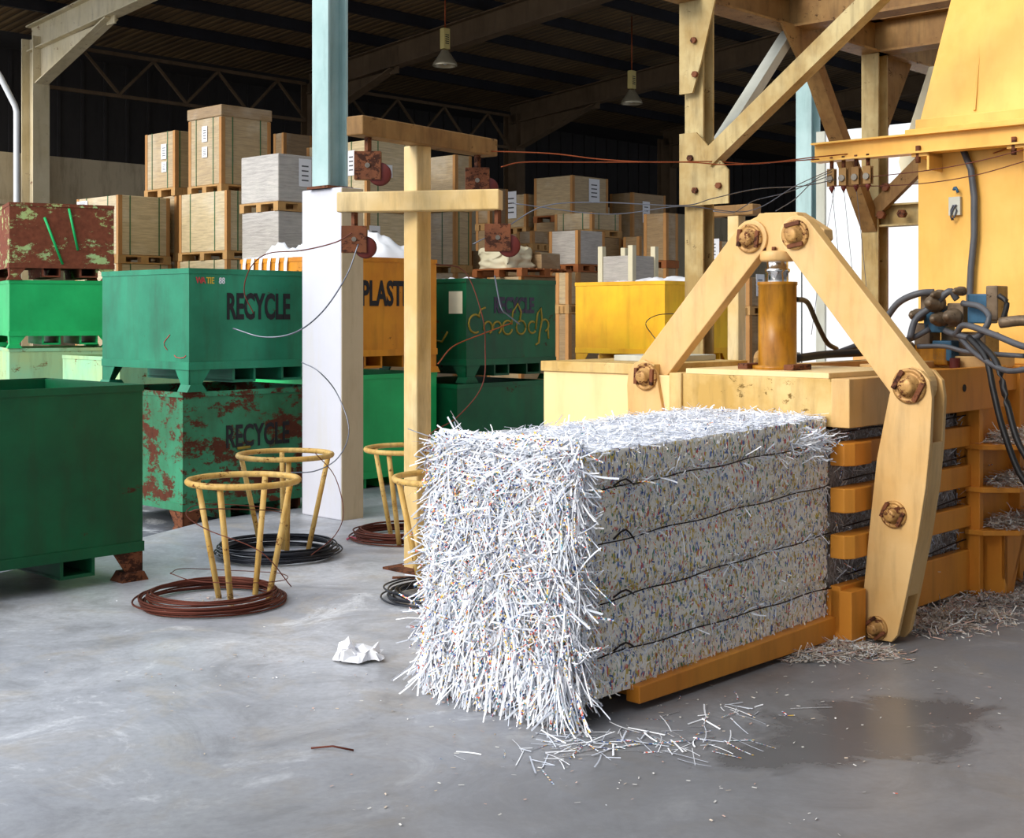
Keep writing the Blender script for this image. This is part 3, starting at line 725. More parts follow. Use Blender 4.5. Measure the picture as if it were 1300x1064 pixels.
back('grey-brown carton low beside the film-covered upright one', 790, 812, 838, 300, 352, 22.5, 'carton_brown')
back('carton with a white sheet left of the middle group, behind a pulley', 640, 668, 690, 246, 296, 24.6, 'carton', sheet=[('l', .45, .4, .3, .5)])
back('small carton behind the cream sack', 655, 676, 700, 293, 318, 21.8, 'carton_brown')
back('dim carton at the left end of the middle group', 603, 622, 646, 238, 292, 23.0, 'carton_brown')
back('short carton stack between the green script bin and the yellow bin', 704, 722, 736, 346, 398, 17.6, 'carton')
back('brown carton immediately left of the cream sack', 596, 612, 632, 318, 352, 21, 'carton_brown', pal='wood_dark')
back('dark carton with a pale label behind the cylinder of the press', 938, 952, 985, 352, 400, 18, 'carton_brown', sheet=[('r', .25, .5, .2, .3)])
back('pale carton with yellowish pallet right of the tower leg', 902, 914, 930, 306, 352, 19.5, 'carton_pale', sheet=[('l', .1, .5, .3, .3)])
back('grey carton low between the tower legs', 985, 1000, 1016, 392, 440, 18, 'carton_brown')
# orange pallet with sack and flattened box
Y = 19.2; zp = zY(351, Y); a, b = abY(706, Y); lb = onA(617, 400, a)[0]-b if False else 1.3
a, b = abY(662, Y)
def pallet(label, a, b, z, la, lb, mat):
    t = thing('wooden_pallet', label, 'pallet', a, b, z)
    for y in (0, lb/2-.05, lb-.1): MB().box((0, y, 0), (la, y+.1, .02)).build('runner', M[mat], t)
    for y in (0, lb/2-.05, lb-.1):
        for x in (0, la/2-.06, la-.12): MB().box((x, y, .02), (x+.12, y+.1, .1)).build('block', M[mat], t)
    n = 7
    for i in range(n): MB().box((la*i/n+.01, 0, .1), (la*(i+1)/n-.02, lb, .122)).build('deck_board', M[mat], t)
    return z+.122
zt = pallet('orange wooden pallet carrying the cream sack', a-.1, b-.1, zp, 1.1, 1.0, 'wood_dark')
fill(617, 662, 722, Y, zp, 'brown carton under the orange pallet')
def softbox(name, la, lb, h, mat, seed, amp, parent=None, n=14):
    vs = []; fs = []; mb = MB()
    def pt(u, v, w):
        q = Vector((u*2+seed, v*2, w*2)); bul = .05*math.sin(PI*u)*math.sin(PI*v)
        k = amp*math.sin(PI*min(1, w+.15))
        return (u*la + noise.noise(q*1.5)*k*2, v*lb+noise.noise(q*1.5+Vector((9,0,0)))*k*2, w*h + (noise.noise(q*2+Vector((0,9,0)))*amp*1.6 + bul if w > .5 else 0))
    for (f) in (lambda s, t: (s, 0, t), lambda s, t: (1, s, t), lambda s, t: (1-s, 1, t), lambda s, t: (0, 1-s, t), lambda s, t: (s, t, 1), lambda s, t: (t, s, 0)):
        g = [pt(*f(i/n, j/n)) for i in range(n+1) for j in range(n+1)]
        mb.add(g, [(i*(n+1)+j, (i+1)*(n+1)+j, (i+1)*(n+1)+j+1, i*(n+1)+j+1) for i in range(n) for j in range(n)], True)
    return mb.build(name, mat, parent)
o = softbox('paper_sack', .5, .62, .28, M['bag_cream'], 4, .06); place(o, a, b+.25, zt); tag(o, 'plump cream paper sack lying on the orange pallet', 'sack')
t = thing('flattened_carton', 'open kraft carton beside the cream sack on the orange pallet', 'carton', a+.56, b+.12, zt)
MB().box((0, 0, 0), (.42, .6, .22)).build('box', M['carton_brown'], t, .01)
MB().prism([(0, .22), (.42, .22), (.4, .235), (-.05, .25)], FY, .0, .3).build('flap', M['carton'], t)
# crate with corner posts
Y = 18.6; a, b = abY(803, Y); zc = zY(372, Y); lb = onA(759, 400, a)[0]-b; la = onB(836, 400, b)[0]-a
t = thing('post_crate', 'open crate with pale corner posts and wrapped sides, behind the yellow bin', 'crate', a, b, zc)
h = zY(324, Y)-zc
MB().box((.02, .02, 0), (la-.02, lb-.02, h)).build('wrapped_load', M['carton_grey'], t, .015)
for x in (0, la-.08):
    for y in (0, lb-.08): MB().box((x, y, 0), (x+.08, y+.08, h+.14)).build('corner_post', M['bag_cream'], t)
fill(759, 803, 836, Y, zc, 'brown carton under the crate with corner posts')

# ================================================================ HANGING LAMPS
def lamp(label, px, ybot, Y):
    a, b = abY(px, Y); z = zY(ybot, Y); t = thing('high_bay_lamp', label, 'lamp', a, b, z)
    mb = MB(); mb.lathe((0,0,0), [(.2, 0), (.205, .01), (.19, .06), (.12, .16), (.07, .24), (.06, .26), (.0, .26)]); mb.lathe((0,0,0), [(.195, .004), (.18, .05), (.11, .15), (.0, .16)])
    mb.build('reflector', M['lamp'], t)
    MB().lathe((0,0,.02), [(0, 0), (.03, .01), (.045, .05), (.03, .11), (.02, .13)]).build('bulb', M['bag'], t)
    bx = MB().box((-.07, -.05, .28), (.07, .05, .62)).build('ballast_box', M['lamp_box'], t, .01)
    for i in range(5): MB().box((-.04, -.054, .36+.035*i), (.04, -.049, .375+.035*i)).build('cooling_slot', M['ink'], bx)
    MB().cyl((0,0,.62), (0,0, roofz(b)+.0-z), .012).build('cord', M['wire_orange'], t)
lamp('high bay lamp with cream ballast box, left of the two, above the pulley post', 565, 84, 22)
lamp('high bay lamp hanging right of the other, near the steel tower leg', 802, 132, 25)

# ================================================================ TOWER
a0, b0 = abY(888, 9.15); TA, TB_ = a0, b0
t = thing('steel_tower', 'brown-cream bolted steel support tower with crossing braces around the press hopper', 'steel tower', a0, b0)
g = lambda p: (p[0]-a0, p[1]-b0, p[2])
Bx = abY(1116, 10.9)[0]-a0; ZB = 3.72
mt, md = M['tower'], M['tower_dark']
MB().ibeam((0,0,0), (0,0,ZB), .15, .13, .016, up=(1,0,0)).build('column', mt, t)
MB().ibeam((Bx,0,0), (Bx,0,ZB), .15, .16, .016, up=(1,0,0)).build('column', mt, t)
MB().ibeam((-.4,0,ZB+.14), (Bx+3,0,ZB+.14), .2, .28, .018).build('main_beam', md, t)
zg0, zg1 = zY(262, 9.1), zY(170, 9.1)
# gusset plate (in the plane across the press, facing the camera-left)
MB().prism([(.078,zg1),(.078,zg0),(-.32,zg0),(-.32,zg0+.22),(-.12,zg1-.06),(-.06,zg1)], FX, -.125, -.11).build('gusset_plate', mt, t)
for (y, z) in ((-.02, zg0+.32), (-.06, zg0+.1), (-.25, zg0+.12), (-.05, 3.45), (-.06,3.22)):
    MB().cyl((-.125,y,z), (-.15,y,z), .022, n=6).build('bolt', M['rust'], t)
MB().prism([(.078,3.72),(.078,3.1),(-.03,3.1),(-.1,3.3),(-.22,3.72)], FX, -.125, -.11).build('gusset_plate', mt, t)
# brace towards the camera side over the press
q0 = onA(912, 205, a0); q1 = onA(1122, 0, a0)
k = 1.7
MB().bar((-.1, q0[0]-b0, q0[1]), (-.1, q0[0]-b0+(q1[0]-q0[0])*k, q0[1]+(q1[1]-q0[1])*k), .1, .12).build('diagonal_brace', mt, t)
q1 = onB(1004, 62, b0)
MB().bar((.08, 0, zg1-.2), (q1[0]-a0, 0, ZB), .07, .1, up=(0,1,0)).build('grey_brace', M['grey_steel'], t, label='pale grey brace')
MB().bar((q1[0]-a0+.15, 0, ZB), (Bx-.05, 0, zY(290, 10.9)), .1, .13, up=(0,1,0)).build('diagonal_brace', md, t)
MB().prism([(q1[0]-a0-.3,ZB),(q1[0]-a0+.3,ZB),(q1[0]-a0+.22,ZB-.25),(q1[0]-a0-.0,ZB-.3)], FY, -.11, -.09).build('gusset_plate', md, t)
# cross beams at the top towards the camera side
for x in (Bx, 0.0 if False else Bx-1.3): MB().ibeam((x,0,ZB+.14), (x,-3.2,ZB+.14), .2, .28, .018).build('cross_beam', md, t)
MB().ibeam((-.4,-3.2,ZB+.14), (Bx+3,-3.2,ZB+.14), .2, .28, .018).build('main_beam', md, t)
MB().ibeam((Bx,-3.2,0), (Bx,-3.2,ZB), .19, .19, .016, up=(1,0,0)).build('column', md, t)
MB().prism([(Bx+.1,ZB),(Bx+.6,ZB),(Bx+.1,3.0)], FY, -.02, .0).build('gusset_plate', md, t)
zb_ = zY(290, 10.9)
MB().ibeam((Bx,0,zb_+.1), (Bx,-.9,zb_+.1), .14, .18, .014).build('joint_beam', mt, t)
MB().bar((Bx-.08,-.02,zb_+.12), (Bx-.08,-.75,zb_+.75), .06, .12).build('joint_brace', md, t)
for (y, z) in ((-.12, zb_+.1), (-.3, zb_+.1), (-.16, zb_+.32)): MB().cyl((Bx-.09,y,z), (Bx-.14,y,z), .035, n=6).build('bolt', M['rust'], t)
MB().cyl((Bx+.35, .1, 0), (Bx+.35, .1, ZB), .035).build('red_pipe', M['red'], t, label='red pipe')
# second pulley post behind
a, b = abY(935, 12.2)
t = thing('pulley_post', 'second cream post standing behind the press left arm', 'post', a, b)
MB().box((-.06,-.06,LOW), (.06,.06,2.58)).build('post', M['post'], t, .01)
MB().box((-.07,-.22,2.5), (.07,.4,2.6)).build('cross_arm', M['tower_dark'], t, .01)
MB().box((-.14,-.14,LOW), (.14,.14,LOW+.02)).build('base_plate', M['rust'], t)

# ================================================================ WHITE CONTAINER
a, b = abY(1038, 14.2)
t = thing('shipping_container', 'plain white container body with a grey edge strip, bright behind the press', 'container', a, b-4.2)
zc = zY(168, 14.2)
mb = MB().box((0,0,.35), (2.2,4.2,zc)); mb.build('body', M['white_panel'], t, .02)
MB().box((-.03,4.1,.35), (0,4.2,zc)).build('edge_strip', M['grey_steel'], t)
for z in (1.6, 2.3): MB().box((-.05, 1.9, z), (0, 2.1, z+.1)).build('door_hinge', M['steel'], t, .01)
for x in (.3, 2.0):
    for y in (.4, 3.4): MB().box((x,y,LOW), (x+.25,y+.4,.35)).build('support_block', M['rust'], t)
s = text_mb('UTE', .3, 1, .01, .01); s.v = [(-.012+y_, -x_, z_) for x_, y_, z_ in s.v]; shift(s, 0, 2.35, 2.9); s.build('blue_lettering', M['truck_blue'], t, fix=False)
a, b = abY(997, 14.5)
t = thing('white_cabinet', 'white lower box seen between the press cylinder and the blue steel column', 'cabinet', a, b-.38)
MB().box((0,0,LOW), (.7,.36,zY(306,14.5))).build('body', M['white_panel'], t, .015)
MB().box((-.01,.17,LOW+.1), (0,.18,zY(306,14.5)-.1)).build('door_gap', M['hose'], t)
MB().box((-.03,.2,1.0), (-.0,.22,1.2)).build('handle', M['steel'], t)
# ================================================================ BALE
NA, NB = N0
def bale_core(name, L0, L1, w0, w1, z0, z1, tilt, amp, mats, parent):
    mb = MB(); 
    def P3(u, v, w):
        x = L0+(L1-L0)*u; y = w0+(w1-w0)*v; z = z0+(z1-z0)*w
        q = Vector((x*3, y*3, z*3)); q2 = q*5
        fx = -(.05*math.sin(PI*min(1,max(0,w)))*math.sin(PI*v)) * max(0, 1-u*5)
        nx = noise.noise(q)*amp + noise.noise(q2)*amp*.45
        ny = noise.noise(q+Vector((7,0,0)))*amp + noise.noise(q2+Vector((7,0,0)))*amp*.45
        nz = noise.noise(q+Vector((0,7,0)))*amp + noise.noise(q2+Vector((0,7,0)))*amp*.5
        # wires pinch the sides a little
        if v < .01:
            for wz in WZ: ny += .018*math.exp(-((w-wz)/.02)**2)
        return (x+fx+nx, y+ny, z+nz+tilt*x)
    def grid(f, nu, nv, mi):
        mb.m = mi
        g = [P3(*f(i/nu, j/nv)) for i in range(nu+1) for j in range(nv+1)]
        mb.add(g, [(i*(nv+1)+j, (i+1)*(nv+1)+j, (i+1)*(nv+1)+j+1, i*(nv+1)+j+1) for i in range(nu) for j in range(nv)], True)
    grid(lambda s, t: (s, 0, t), 110, 90, 0); grid(lambda s, t: (0, s, t), 50, 60, 0); grid(lambda s, t: (s, t, 1), 110, 50, 1)
    grid(lambda s, t: (s, 1, t), 60, 40, 0); grid(lambda s, t: (1, s, t), 30, 30, 0); grid(lambda s, t: (s, t, 0), 30, 30, 0)
    return mb.build(name, mats, parent)
WZ = (.2, .40, .60, .80)
TILT = .026
# wire heights from the photograph: on the side plane w = 0
def wireline(p, q):
    (l0, z0), (l1, z1) = PS(*p, -.012), PS(*q, -.012); return l0, z0, l1, z1
WIRES = [((790, 616), (1012, 569)), ((764, 690), (1048, 616)), ((752, 768), (1048, 678)), ((744, 839), (1030, 752))]
zs_ = []
for p, q in WIRES:
    l0, z0, l1, z1 = wireline(p, q); zs_.append(((z0+z1)/2-TILT*(l0+l1)/2-.08)/.98)
WZ = tuple(zs_)
bale = thing('paper_bale', 'large wired bale of shredded white paper coming out of the yellow press', 'paper bale', NA, NB)
bale_core('packed_core', 0.0, 1.845, 0, .825, .08, 1.05, TILT, .013, [M['shred'], M['shred_top']], bale)
def pts_to(P): return np.array(P, dtype=float)
# front mop of long strips
n = 26000
v = rng.uniform(.0, .955, n); w = np.clip(rng.beta(1.15, 1.0, n)*1.06-.0, 0, 1.06)
x = -(.05*np.sin(PI*np.clip(w, 0, 1))*np.sin(PI*np.clip(v, 0, 1))) - np.abs(rng.normal(0, .022, n)) - .05*(1-w) + .01
P = np.stack([x, v*.84, .11+w*.945], 1)
D = np.stack([rng.normal(-.02, .1, n), rng.normal(0, .5, n), rng.normal(-.75, .6, n)], 1)
ed = v < .14; D[ed, 1] = np.abs(D[ed, 1])*.5-.08; ed = v > .88; D[ed, 1] = -np.abs(D[ed, 1])*.6
up = w > .86; D[up, 2] = -np.abs(D[up, 2])*.3; D[up, 1] *= 1.8
Ln = rng.gamma(4, .026, n)*(1.25-.6*w)+.03; Ww = rng.uniform(.004, .0085, n)
Nn = np.tile([[-1., 0, .2]], (n, 1))
o = strips('front_shreds', P, D, Ln, Ww, Nn, STRIP, bale, (.33, .23, .12, .32), .8, 5, .1); o['kind'] = 'stuff'
# hanging fringe at the bottom of the front face and the left edge
n = 900
P = np.stack([rng.uniform(-.13, .0, n), rng.uniform(-.0, .80, n), rng.uniform(.1, .3, n)], 1)
D = np.stack([rng.normal(-.1, .2, n), rng.normal(0, .25, n), rng.normal(-1, .15, n)], 1)
o = strips('hanging_fringe', P, D, rng.uniform(.08, .22, n), rng.uniform(.005, .01, n), np.tile([[-1., 0, 0]], (n, 1)), STRIP, bale, (.5, .25, .05, .2), .5, 4); o['kind'] = 'stuff'
n = 1500
P = np.stack([rng.uniform(-.05, .25, n), .822+np.abs(rng.normal(0, .006, n)), rng.uniform(.08, 1.06, n)], 1)
D = np.stack([rng.normal(0, .4, n), rng.normal(.03, .12, n), rng.normal(-.5, .6, n)], 1)
o = strips('edge_shreds', P, D, rng.gamma(4, .02, n)+.02, rng.uniform(.004, .008, n), np.tile([[0., 1, 0]], (n, 1)), STRIP, bale, (.5, .25, .1, .15), .8, 4); o['kind'] = 'stuff'
# top fluff, flat and short
n = 9000
Lx = rng.uniform(-.08, 1.84, n); P = np.stack([Lx, rng.uniform(0, .83, n), 1.052+TILT*Lx+rng.uniform(-.004, .014, n)], 1)
D = np.stack([rng.normal(0, 1, n), rng.normal(0, 1, n), rng.normal(0, .16, n)], 1)
o = strips('top_shreds', P, D, rng.uniform(.02, .07, n), rng.uniform(.003, .007, n), np.tile([[0., 0, 1]], (n, 1)), STRIP, bale, (.62, .28, .06, .04), .6, 3); o['kind'] = 'stuff'
# side: cut strip ends, short flecks standing off the face
n = 9000
Lx = rng.uniform(0, 1.84, n); wz = rng.uniform(0, 1, n)
P = np.stack([Lx, -np.abs(rng.normal(0, .004, n))-.014*rng.random(n), .08+wz*.97+TILT*Lx], 1)
D = np.stack([rng.normal(0, .5, n), rng.normal(-.05, .1, n), rng.normal(0, .9, n)], 1)
fleck = [M['shred'], STRIP[0], plain('fleck_yellow', (206, 182, 60), .8), plain('fleck_blue', (58, 96, 170), .8), plain('fleck_red', (214, 70, 50), .8), plain('fleck_green', (84, 140, 84), .8), STRIP[2]]
o = strips('side_flecks', P, D, rng.uniform(.006, .022, n), rng.uniform(.003, .007, n), np.tile([[0., -1, 0]], (n, 1)), fleck, bale, (.60, .22, .07, .035, .007, .025, .043), .5, 2); o['kind'] = 'stuff'
# tufts where wires bite and at the near corner / far top corner
P = []; D = []
for k, ((l0, z0, l1, z1)) in enumerate([wireline(p, q) for p, q in WIRES]):
    m_ = 130
    for i in range(m_):
        s = random.random(); P.append((l0+(l1-l0)*s, -.02, z0+(z1-z0)*s+random.gauss(0, .012))); D.append((random.gauss(-.3, .7), random.gauss(-.12, .12), random.gauss(-.1, .5)))
for i in range(700): P.append((random.uniform(-.06, .04), -.01-abs(random.gauss(0, .01)), random.uniform(.1, 1.05))); D.append((random.gauss(.1, .4), random.gauss(-.1, .15), random.gauss(-.6, .5)))
for i in range(220): P.append((random.gauss(1.66, .1), -.02, random.gauss(.98, .035))); D.append((random.gauss(.5, .6), random.gauss(-.7, .3), random.gauss(.0, .45)))
P = pts_to(P); D = pts_to(D); n = len(P)
o = strips('loose_tufts', P, D, rng.uniform(.02, .1, n), rng.uniform(.003, .007, n), np.tile([[0., -1, .2]], (n, 1)), STRIP, bale, (.4, .3, .15, .15), .7, 3); o['kind'] = 'stuff'
for k, (p, q) in enumerate(WIRES):
    l0, z0, l1, z1 = wireline(p, q); l0 = .06; pts = []
    z0 = z1-(z1-z0)/(l1-wireline(p, q)[0])*(l1-l0)
    for i in range(31):
        s = i/30; pts.append((l0+(1.84-l0)*s, -.024-.004*math.sin(s*17+k), z0+(z1-z0)*((1.84-l0)*s/(l1-l0))+.004*math.sin(s*23+k*2)))
    MB().tube(pts, .0032, 6).build('baling_wire', M['baling_wire'], bale)
    # twisted hook near the front corner
    hk = [(l0+.1+.035*i, -.024-.008*math.sin(i*1.1), z0+.012+.022*math.sin(i*.9)*(1 if k != 1 else 1.5)) for i in range(5)]
    MB().tube(hk, .0042, 6).build('wire_knot', M['baling_wire'], bale)

# ================================================================ THE PRESS
pr = thing('baling_press', 'yellow hydraulic baling press with clamp arms, cylinder, hopper and valve block', 'baling press', NA, NB)
mp, mo, mg, mc = M['press'], M['press_shaded'], M['press_grime'], M['press_cream']
L0 = 1.86
wR, wL = PT(1079, 500, L0)[0], PT(850, 500, L0)[0]
ztop = PT(1079, 482, L0)[1]; zbot = PT(1079, 544, L0)[1]
MB().box((L0+.01, wR+.1, zbot), (2.75, wL-.08, ztop)).build('mouth_block', mg, pr, .004)
for (u0, u1) in ((wR, wR+.1), (wL-.08, wL)): MB().box((L0-.005, u0, zbot-.0), (2.75, u1, ztop+.002)).build('mouth_cheek', mg if u0 > 0 else mp, pr, .004)
MB().box((L0+.01, wR+.12, ztop), (2.7, wL-.1, ztop+.028)).build('top_plate', M['press_cream'], pr, .003)
# body behind: roof of the channel, floor, inner far wall
MB().box((2.75, wR, 1.16), (6.6, wL, 1.29)).build('channel_roof', mo, pr, .004)
MB().box((L0, wL-.05, 0.0), (6.6, wL, 1.16)).build('channel_wall', mo, pr)
MB().box((L0, -.02, 0.03), (6.6, wL-.05, .085)).build('channel_floor', mo, pr)
# side rails: three, with bevelled noses, plus bottom sill
for (ya, yb_) in ((567, 597), (626, 658), (687, 718)):
    z1 = PS(1052, ya, wR)[1]; z0 = PS(1052, yb_, wR)[1]
    MB().prism([(L0-.02, -.02), (L0-.02, wR+.02), (L0+.03, wR-.01), (L0+.2, wR-.01), (L0+.23, wR+.03), (3.3, wR+.03), (3.3, -.02)], FZ, z0, z1).build('side_rail', mo, pr, .006)
MB().prism([(L0-.02, -.02), (L0-.02, wR+.04), (4.1, wR+.04), (4.1, -.02)], FZ, .05, .28).build('bottom_sill', mo, pr, .006)
MB().prism([(wR-.02, 0), (wR-.02, .26), (-.0, .26), (.0, 0)], FX, L0-.02, L0+.12).build('front_foot', mo, pr, .004)
# upright with gusset shelves at the right
xs = 3.27
MB().box((xs, wR-.02, 0), (xs+.05, .0, 1.3)).build('upright_plate', mo, pr, .004)
MB().box((xs+.55, wR-.02, 0), (xs+.6, .0, 1.3)).build('upright_plate', mo, pr, .004)
MB().box((xs, wR+.05, .1), (4.3, wR+.07, 1.25)).build('side_plate', mo, pr)
for py in (560, 613, 666):
    z = PS(1262, py, wR)[1]
    MB().prism([(xs-.02, wR+.06), (xs-.02, wR-.05), (xs+.12, wR-.2), (xs+1.1, wR-.2), (xs+1.1, wR+.06)], FZ, z-.03, z).build('gusset_shelf', mo, pr, .004)
zf = PS(1262, 672, wR)[1]
MB().prism([(xs+.1, zf), (xs+.1, .12), (xs+.16, .02), (xs+.22, .02), (xs+.42, .45), (xs+.42, zf)], FY, wR-.12, wR-.1).build('leg_plate', mo, pr, .004)
MB().prism([(xs+.1, zf), (xs+.1, .0), (xs+.14, .0), (xs+.14, zf)], FY, wR-.12, wR+.06).build('leg_plate', mo, pr, .004)
MB().box((2.6, wR-.03, 1.07), (3.6, wR, 1.31)).build('upper_side_panel', mo, pr, .005)
MB().cyl((3.05, wR-.034, 1.2), (3.05, wR-.02, 1.2), .02).build('slot', M['ink'], pr)
# chute beam under the bale
l0 = PS(807, 870, -.03)[0]
MB().prism([(l0, .03), (l0, .1), (L0, .13), (L0, .02)], FY, -.05, .02).build('chute_beam', mo, pr, .004)
MB().prism([(l0-.02, .0), (l0-.02, .06), (L0, .06), (L0, 0.0)], FY, .8, .86).build('chute_beam', mo, pr, .004)
MB().box((l0+.1, .0, 0.02), (L0, .8, .05)).build('chute_plate', mo, pr)
# left side box and its lid
wB = PT(690, 480, 2.0)[0]; zB = PT(690, 458, 2.0)[1]
MB().box((2.0, wL+.03, 0), (2.9, wB, zB-.06)).build('side_cabinet', mc, pr, .006)
MB().box((1.985, wL+.2, zB-.06), (2.92, wB+.01, zB)).build('cabinet_lid', mg, pr, .004)
MB().box((2.3, wL+.35, zB), (2.8, wB-.3, zB+.035)).build('lid_rail', M['grey_steel'], pr, .004)
# ---- clamp: levers, arms, yoke, pins
T0 = 2.005
def PX(pts, L): return [PT(x, y, L) for x, y in pts]
lev = [(1131.6,487.6),(1113,581.6),(1103,675.6),(1096,751),(1093,800),(1101.5,813),(1113,818.5),(1131.6,816.6),(1139,807),(1150,758),(1165,683),(1175,619),(1180.5,563),(1183,506),(1180,484),(1169,471),(1154,466),(1141,472.5)]
lp = PX(lev, T0)
lp = [(w_, max(z_, .012)) for w_, z_ in lp]
lv = MB().prism(lp, FX, T0, T0+.03).build('clamp_lever', mp, pr, .004)
MB().prism(lp, FX, T0+.13, T0+.16).build('lever_back_plate', mp, lv, .004)
web = [(lp[i][0], lp[i][1]) for i in (9, 10, 11, 12)]
mb = MB()
for (p, q) in zip(web[:-1], web[1:]): mb.bar((T0+.08, p[0]+.006, p[1]), (T0+.08, q[0]+.006, q[1]), .1, .012, up=(0,1,0))
mb.build('lever_web', mp, lv)
# left lever: mirror of the right about the channel centre
wc = (PT(1155,490,T0)[0]+PT(820,478,T0)[0])/2
lpm = [(2*wc-w_, z_) for w_, z_ in lp][::-1]
lv2 = MB().prism(lpm, FX, T0-.03, T0).build('clamp_lever', mp, pr, .004)
MB().prism(lpm, FX, T0+.13, T0+.16).build('lever_back_plate', mp, lv2, .004)
def capsule(p, q, r, L, n=14, r2=None):
    """outline around two pixel centres, r in metres, in the plane at L"""
    (w0, z0), (w1, z1) = PT(*p, L), PT(*q, L); r2 = r2 or r
    a = math.atan2(z1-z0, w1-w0); out = []
    for i in range(n+1): t = a+PI/2+PI*i/n; out.append((w0+r*math.cos(t), z0+r*math.sin(t)))
    for i in range(n+1): t = a-PI/2+PI*i/n; out.append((w1+r2*math.cos(t), z1+r2*math.sin(t)))
    return out
arL = MB().prism(capsule((952,303), (820,478), .1, T0+.03), FX, T0+.034, T0+.11).build('clamp_arm', mp, pr, .005)
arR = MB().prism(capsule((1010,298), (1155,490), .1, T0+.03, r2=.105), FX, T0+.034, T0+.11).build('clamp_arm', mp, pr, .005)
yk = PX([(928,306),(938,286),(970,270),(1012,269),(1046,291),(1047,303),(1030,322),(1004,328),(970,328),(940,322)], T0+.11)
MB().prism(yk, FX, T0+.112, T0+.2).build('yoke', mp, pr, .006)
MB().prism(PX([(965,271),(1012,270),(1020,282),(1010,320),(960,320),(955,285)], T0+.06), FX, T0+.05, T0+.112).build('yoke_boss', mp, pr, .004)
def pin(px, py, L, label=None, s=1.0, ang=0.3):
    w_, z_ = PT(px, py, L); mb = MB()
    mb.lathe((L, w_, z_), [(.078*s, 0), (.078*s, .012), (.066*s, .016), (.062*s, .012), (.05*s, .012), (.05*s, .022), (.036*s, .026), (.036*s, .05), (.026*s, .056), (0, .056)], 32, (-1, 0, 0))
    p = mb.build('pivot_pin', M['pin'], pr)
    for sgn in (-1, 1):
        c, s2 = math.cos(ang), math.sin(ang); ox, oz = sgn*.055*s*c, sgn*.055*s*s2
        k = MB(); k.bar((L-.02, w_+ox-.045*s*-s2, z_+oz-.045*s*c), (L-.02, w_+ox+.045*s*-s2, z_+oz+.045*s*c), .022*s, .018, up=(1,0,0)); k.build('keeper_bar', M['rust'], p, .003)
pin(952, 303, T0+.034, ang=.1); pin(1010, 298, T0+.034, ang=1.4); pin(820, 478, T0-.03, ang=.05); pin(1155, 490, T0, ang=.5, s=1.1); pin(1135, 653, T0, ang=.45, s=.85); pin(1113, 797, T0, ang=.9, s=.75)
# ---- hydraulic cylinder
cw = PT(987, 400, T0+.1)[0]; cL = T0+.1; Yc = 7.0
zc0 = ztop+.028
zc1 = PT(987, 358, cL)[1]; zc2 = PT(987, 332, cL)[1]; zc3 = PT(987, 319, cL)[1]
cy = MB().lathe((cL, cw, 0), [(0, zc0), (.13, zc0), (.13, zc0+.02), (.1, zc0+.022), (.1, zc1-.02), (.104, zc1-.018), (.104, zc1), (.06, zc1), (0, zc1)], 36).build('cylinder_barrel', M['press_oily'], pr, label='oil-stained cylinder barrel')
MB().lathe((cL, cw, 0), [(.058, zc1), (.058, (zc1+zc2)/2-.008), (.066, (zc1+zc2)/2), (.066, (zc1+zc2)/2+.012), (.056, (zc1+zc2)/2+.018), (.056, zc2)], 32).build('piston_rod', M['chrome'], cy, label='chrome piston rod')
MB().lathe((cL, cw, 0), [(0, zc2), (.085, zc2), (.092, zc2+.012), (.092, zc3-.01), (.085, zc3), (0, zc3)], 32).build('rod_flange', mp, cy)
for i in range(6):
    a_ = i*PI/3+.3; MB().cyl((cL+.07*math.cos(a_), cw+.07*math.sin(a_), zc3), (cL+.07*math.cos(a_), cw+.07*math.sin(a_), zc3+.02), .012, n=6).build('flange_bolt', M['rust'], cy)
for sgn in (-1, 1): MB().box((cL-.12, cw+sgn*.14-.03, zc0), (cL+.06, cw+sgn*.14+.03, zc0+.03)).build('clamp_foot', M['rust'], cy, .005)
# lugs on top of the channel
for (px, py, L_, r) in ((835, 458, 2.6, .07), (970, 455, 2.5, .05), (1095, 440, 3.6, .05)):
    w_, z_ = PT(px, py, L_); mb = MB()
    mb.lathe((L_, w_, z_), [(.02, 0), (r, 0), (r, .03), (.02, .03), (.02, 0)], 20, (-1,0,0)); mb.box((L_-.03, w_-r, 1.29), (L_, w_+r, z_)); mb.build('lifting_lug', mp, pr)
# top deck clutter: bars and a second plate
for i, (px, py, L_) in enumerate(((1060, 452, 3.0), (1110, 446, 3.5), (1150, 450, 3.2))):
    w_, z_ = PT(px, py, L_); MB().box((L_-.5, w_-.05, 1.29), (L_+.5, w_+.02, 1.33)).build('deck_bar', mp, pr, .004)
MB().lathe((2.9, .1, 1.29), [(.06, 0), (.05, .06), (.03, .13), (0, .15)], 16).build('rubber_stop', M['hose_black'], pr)
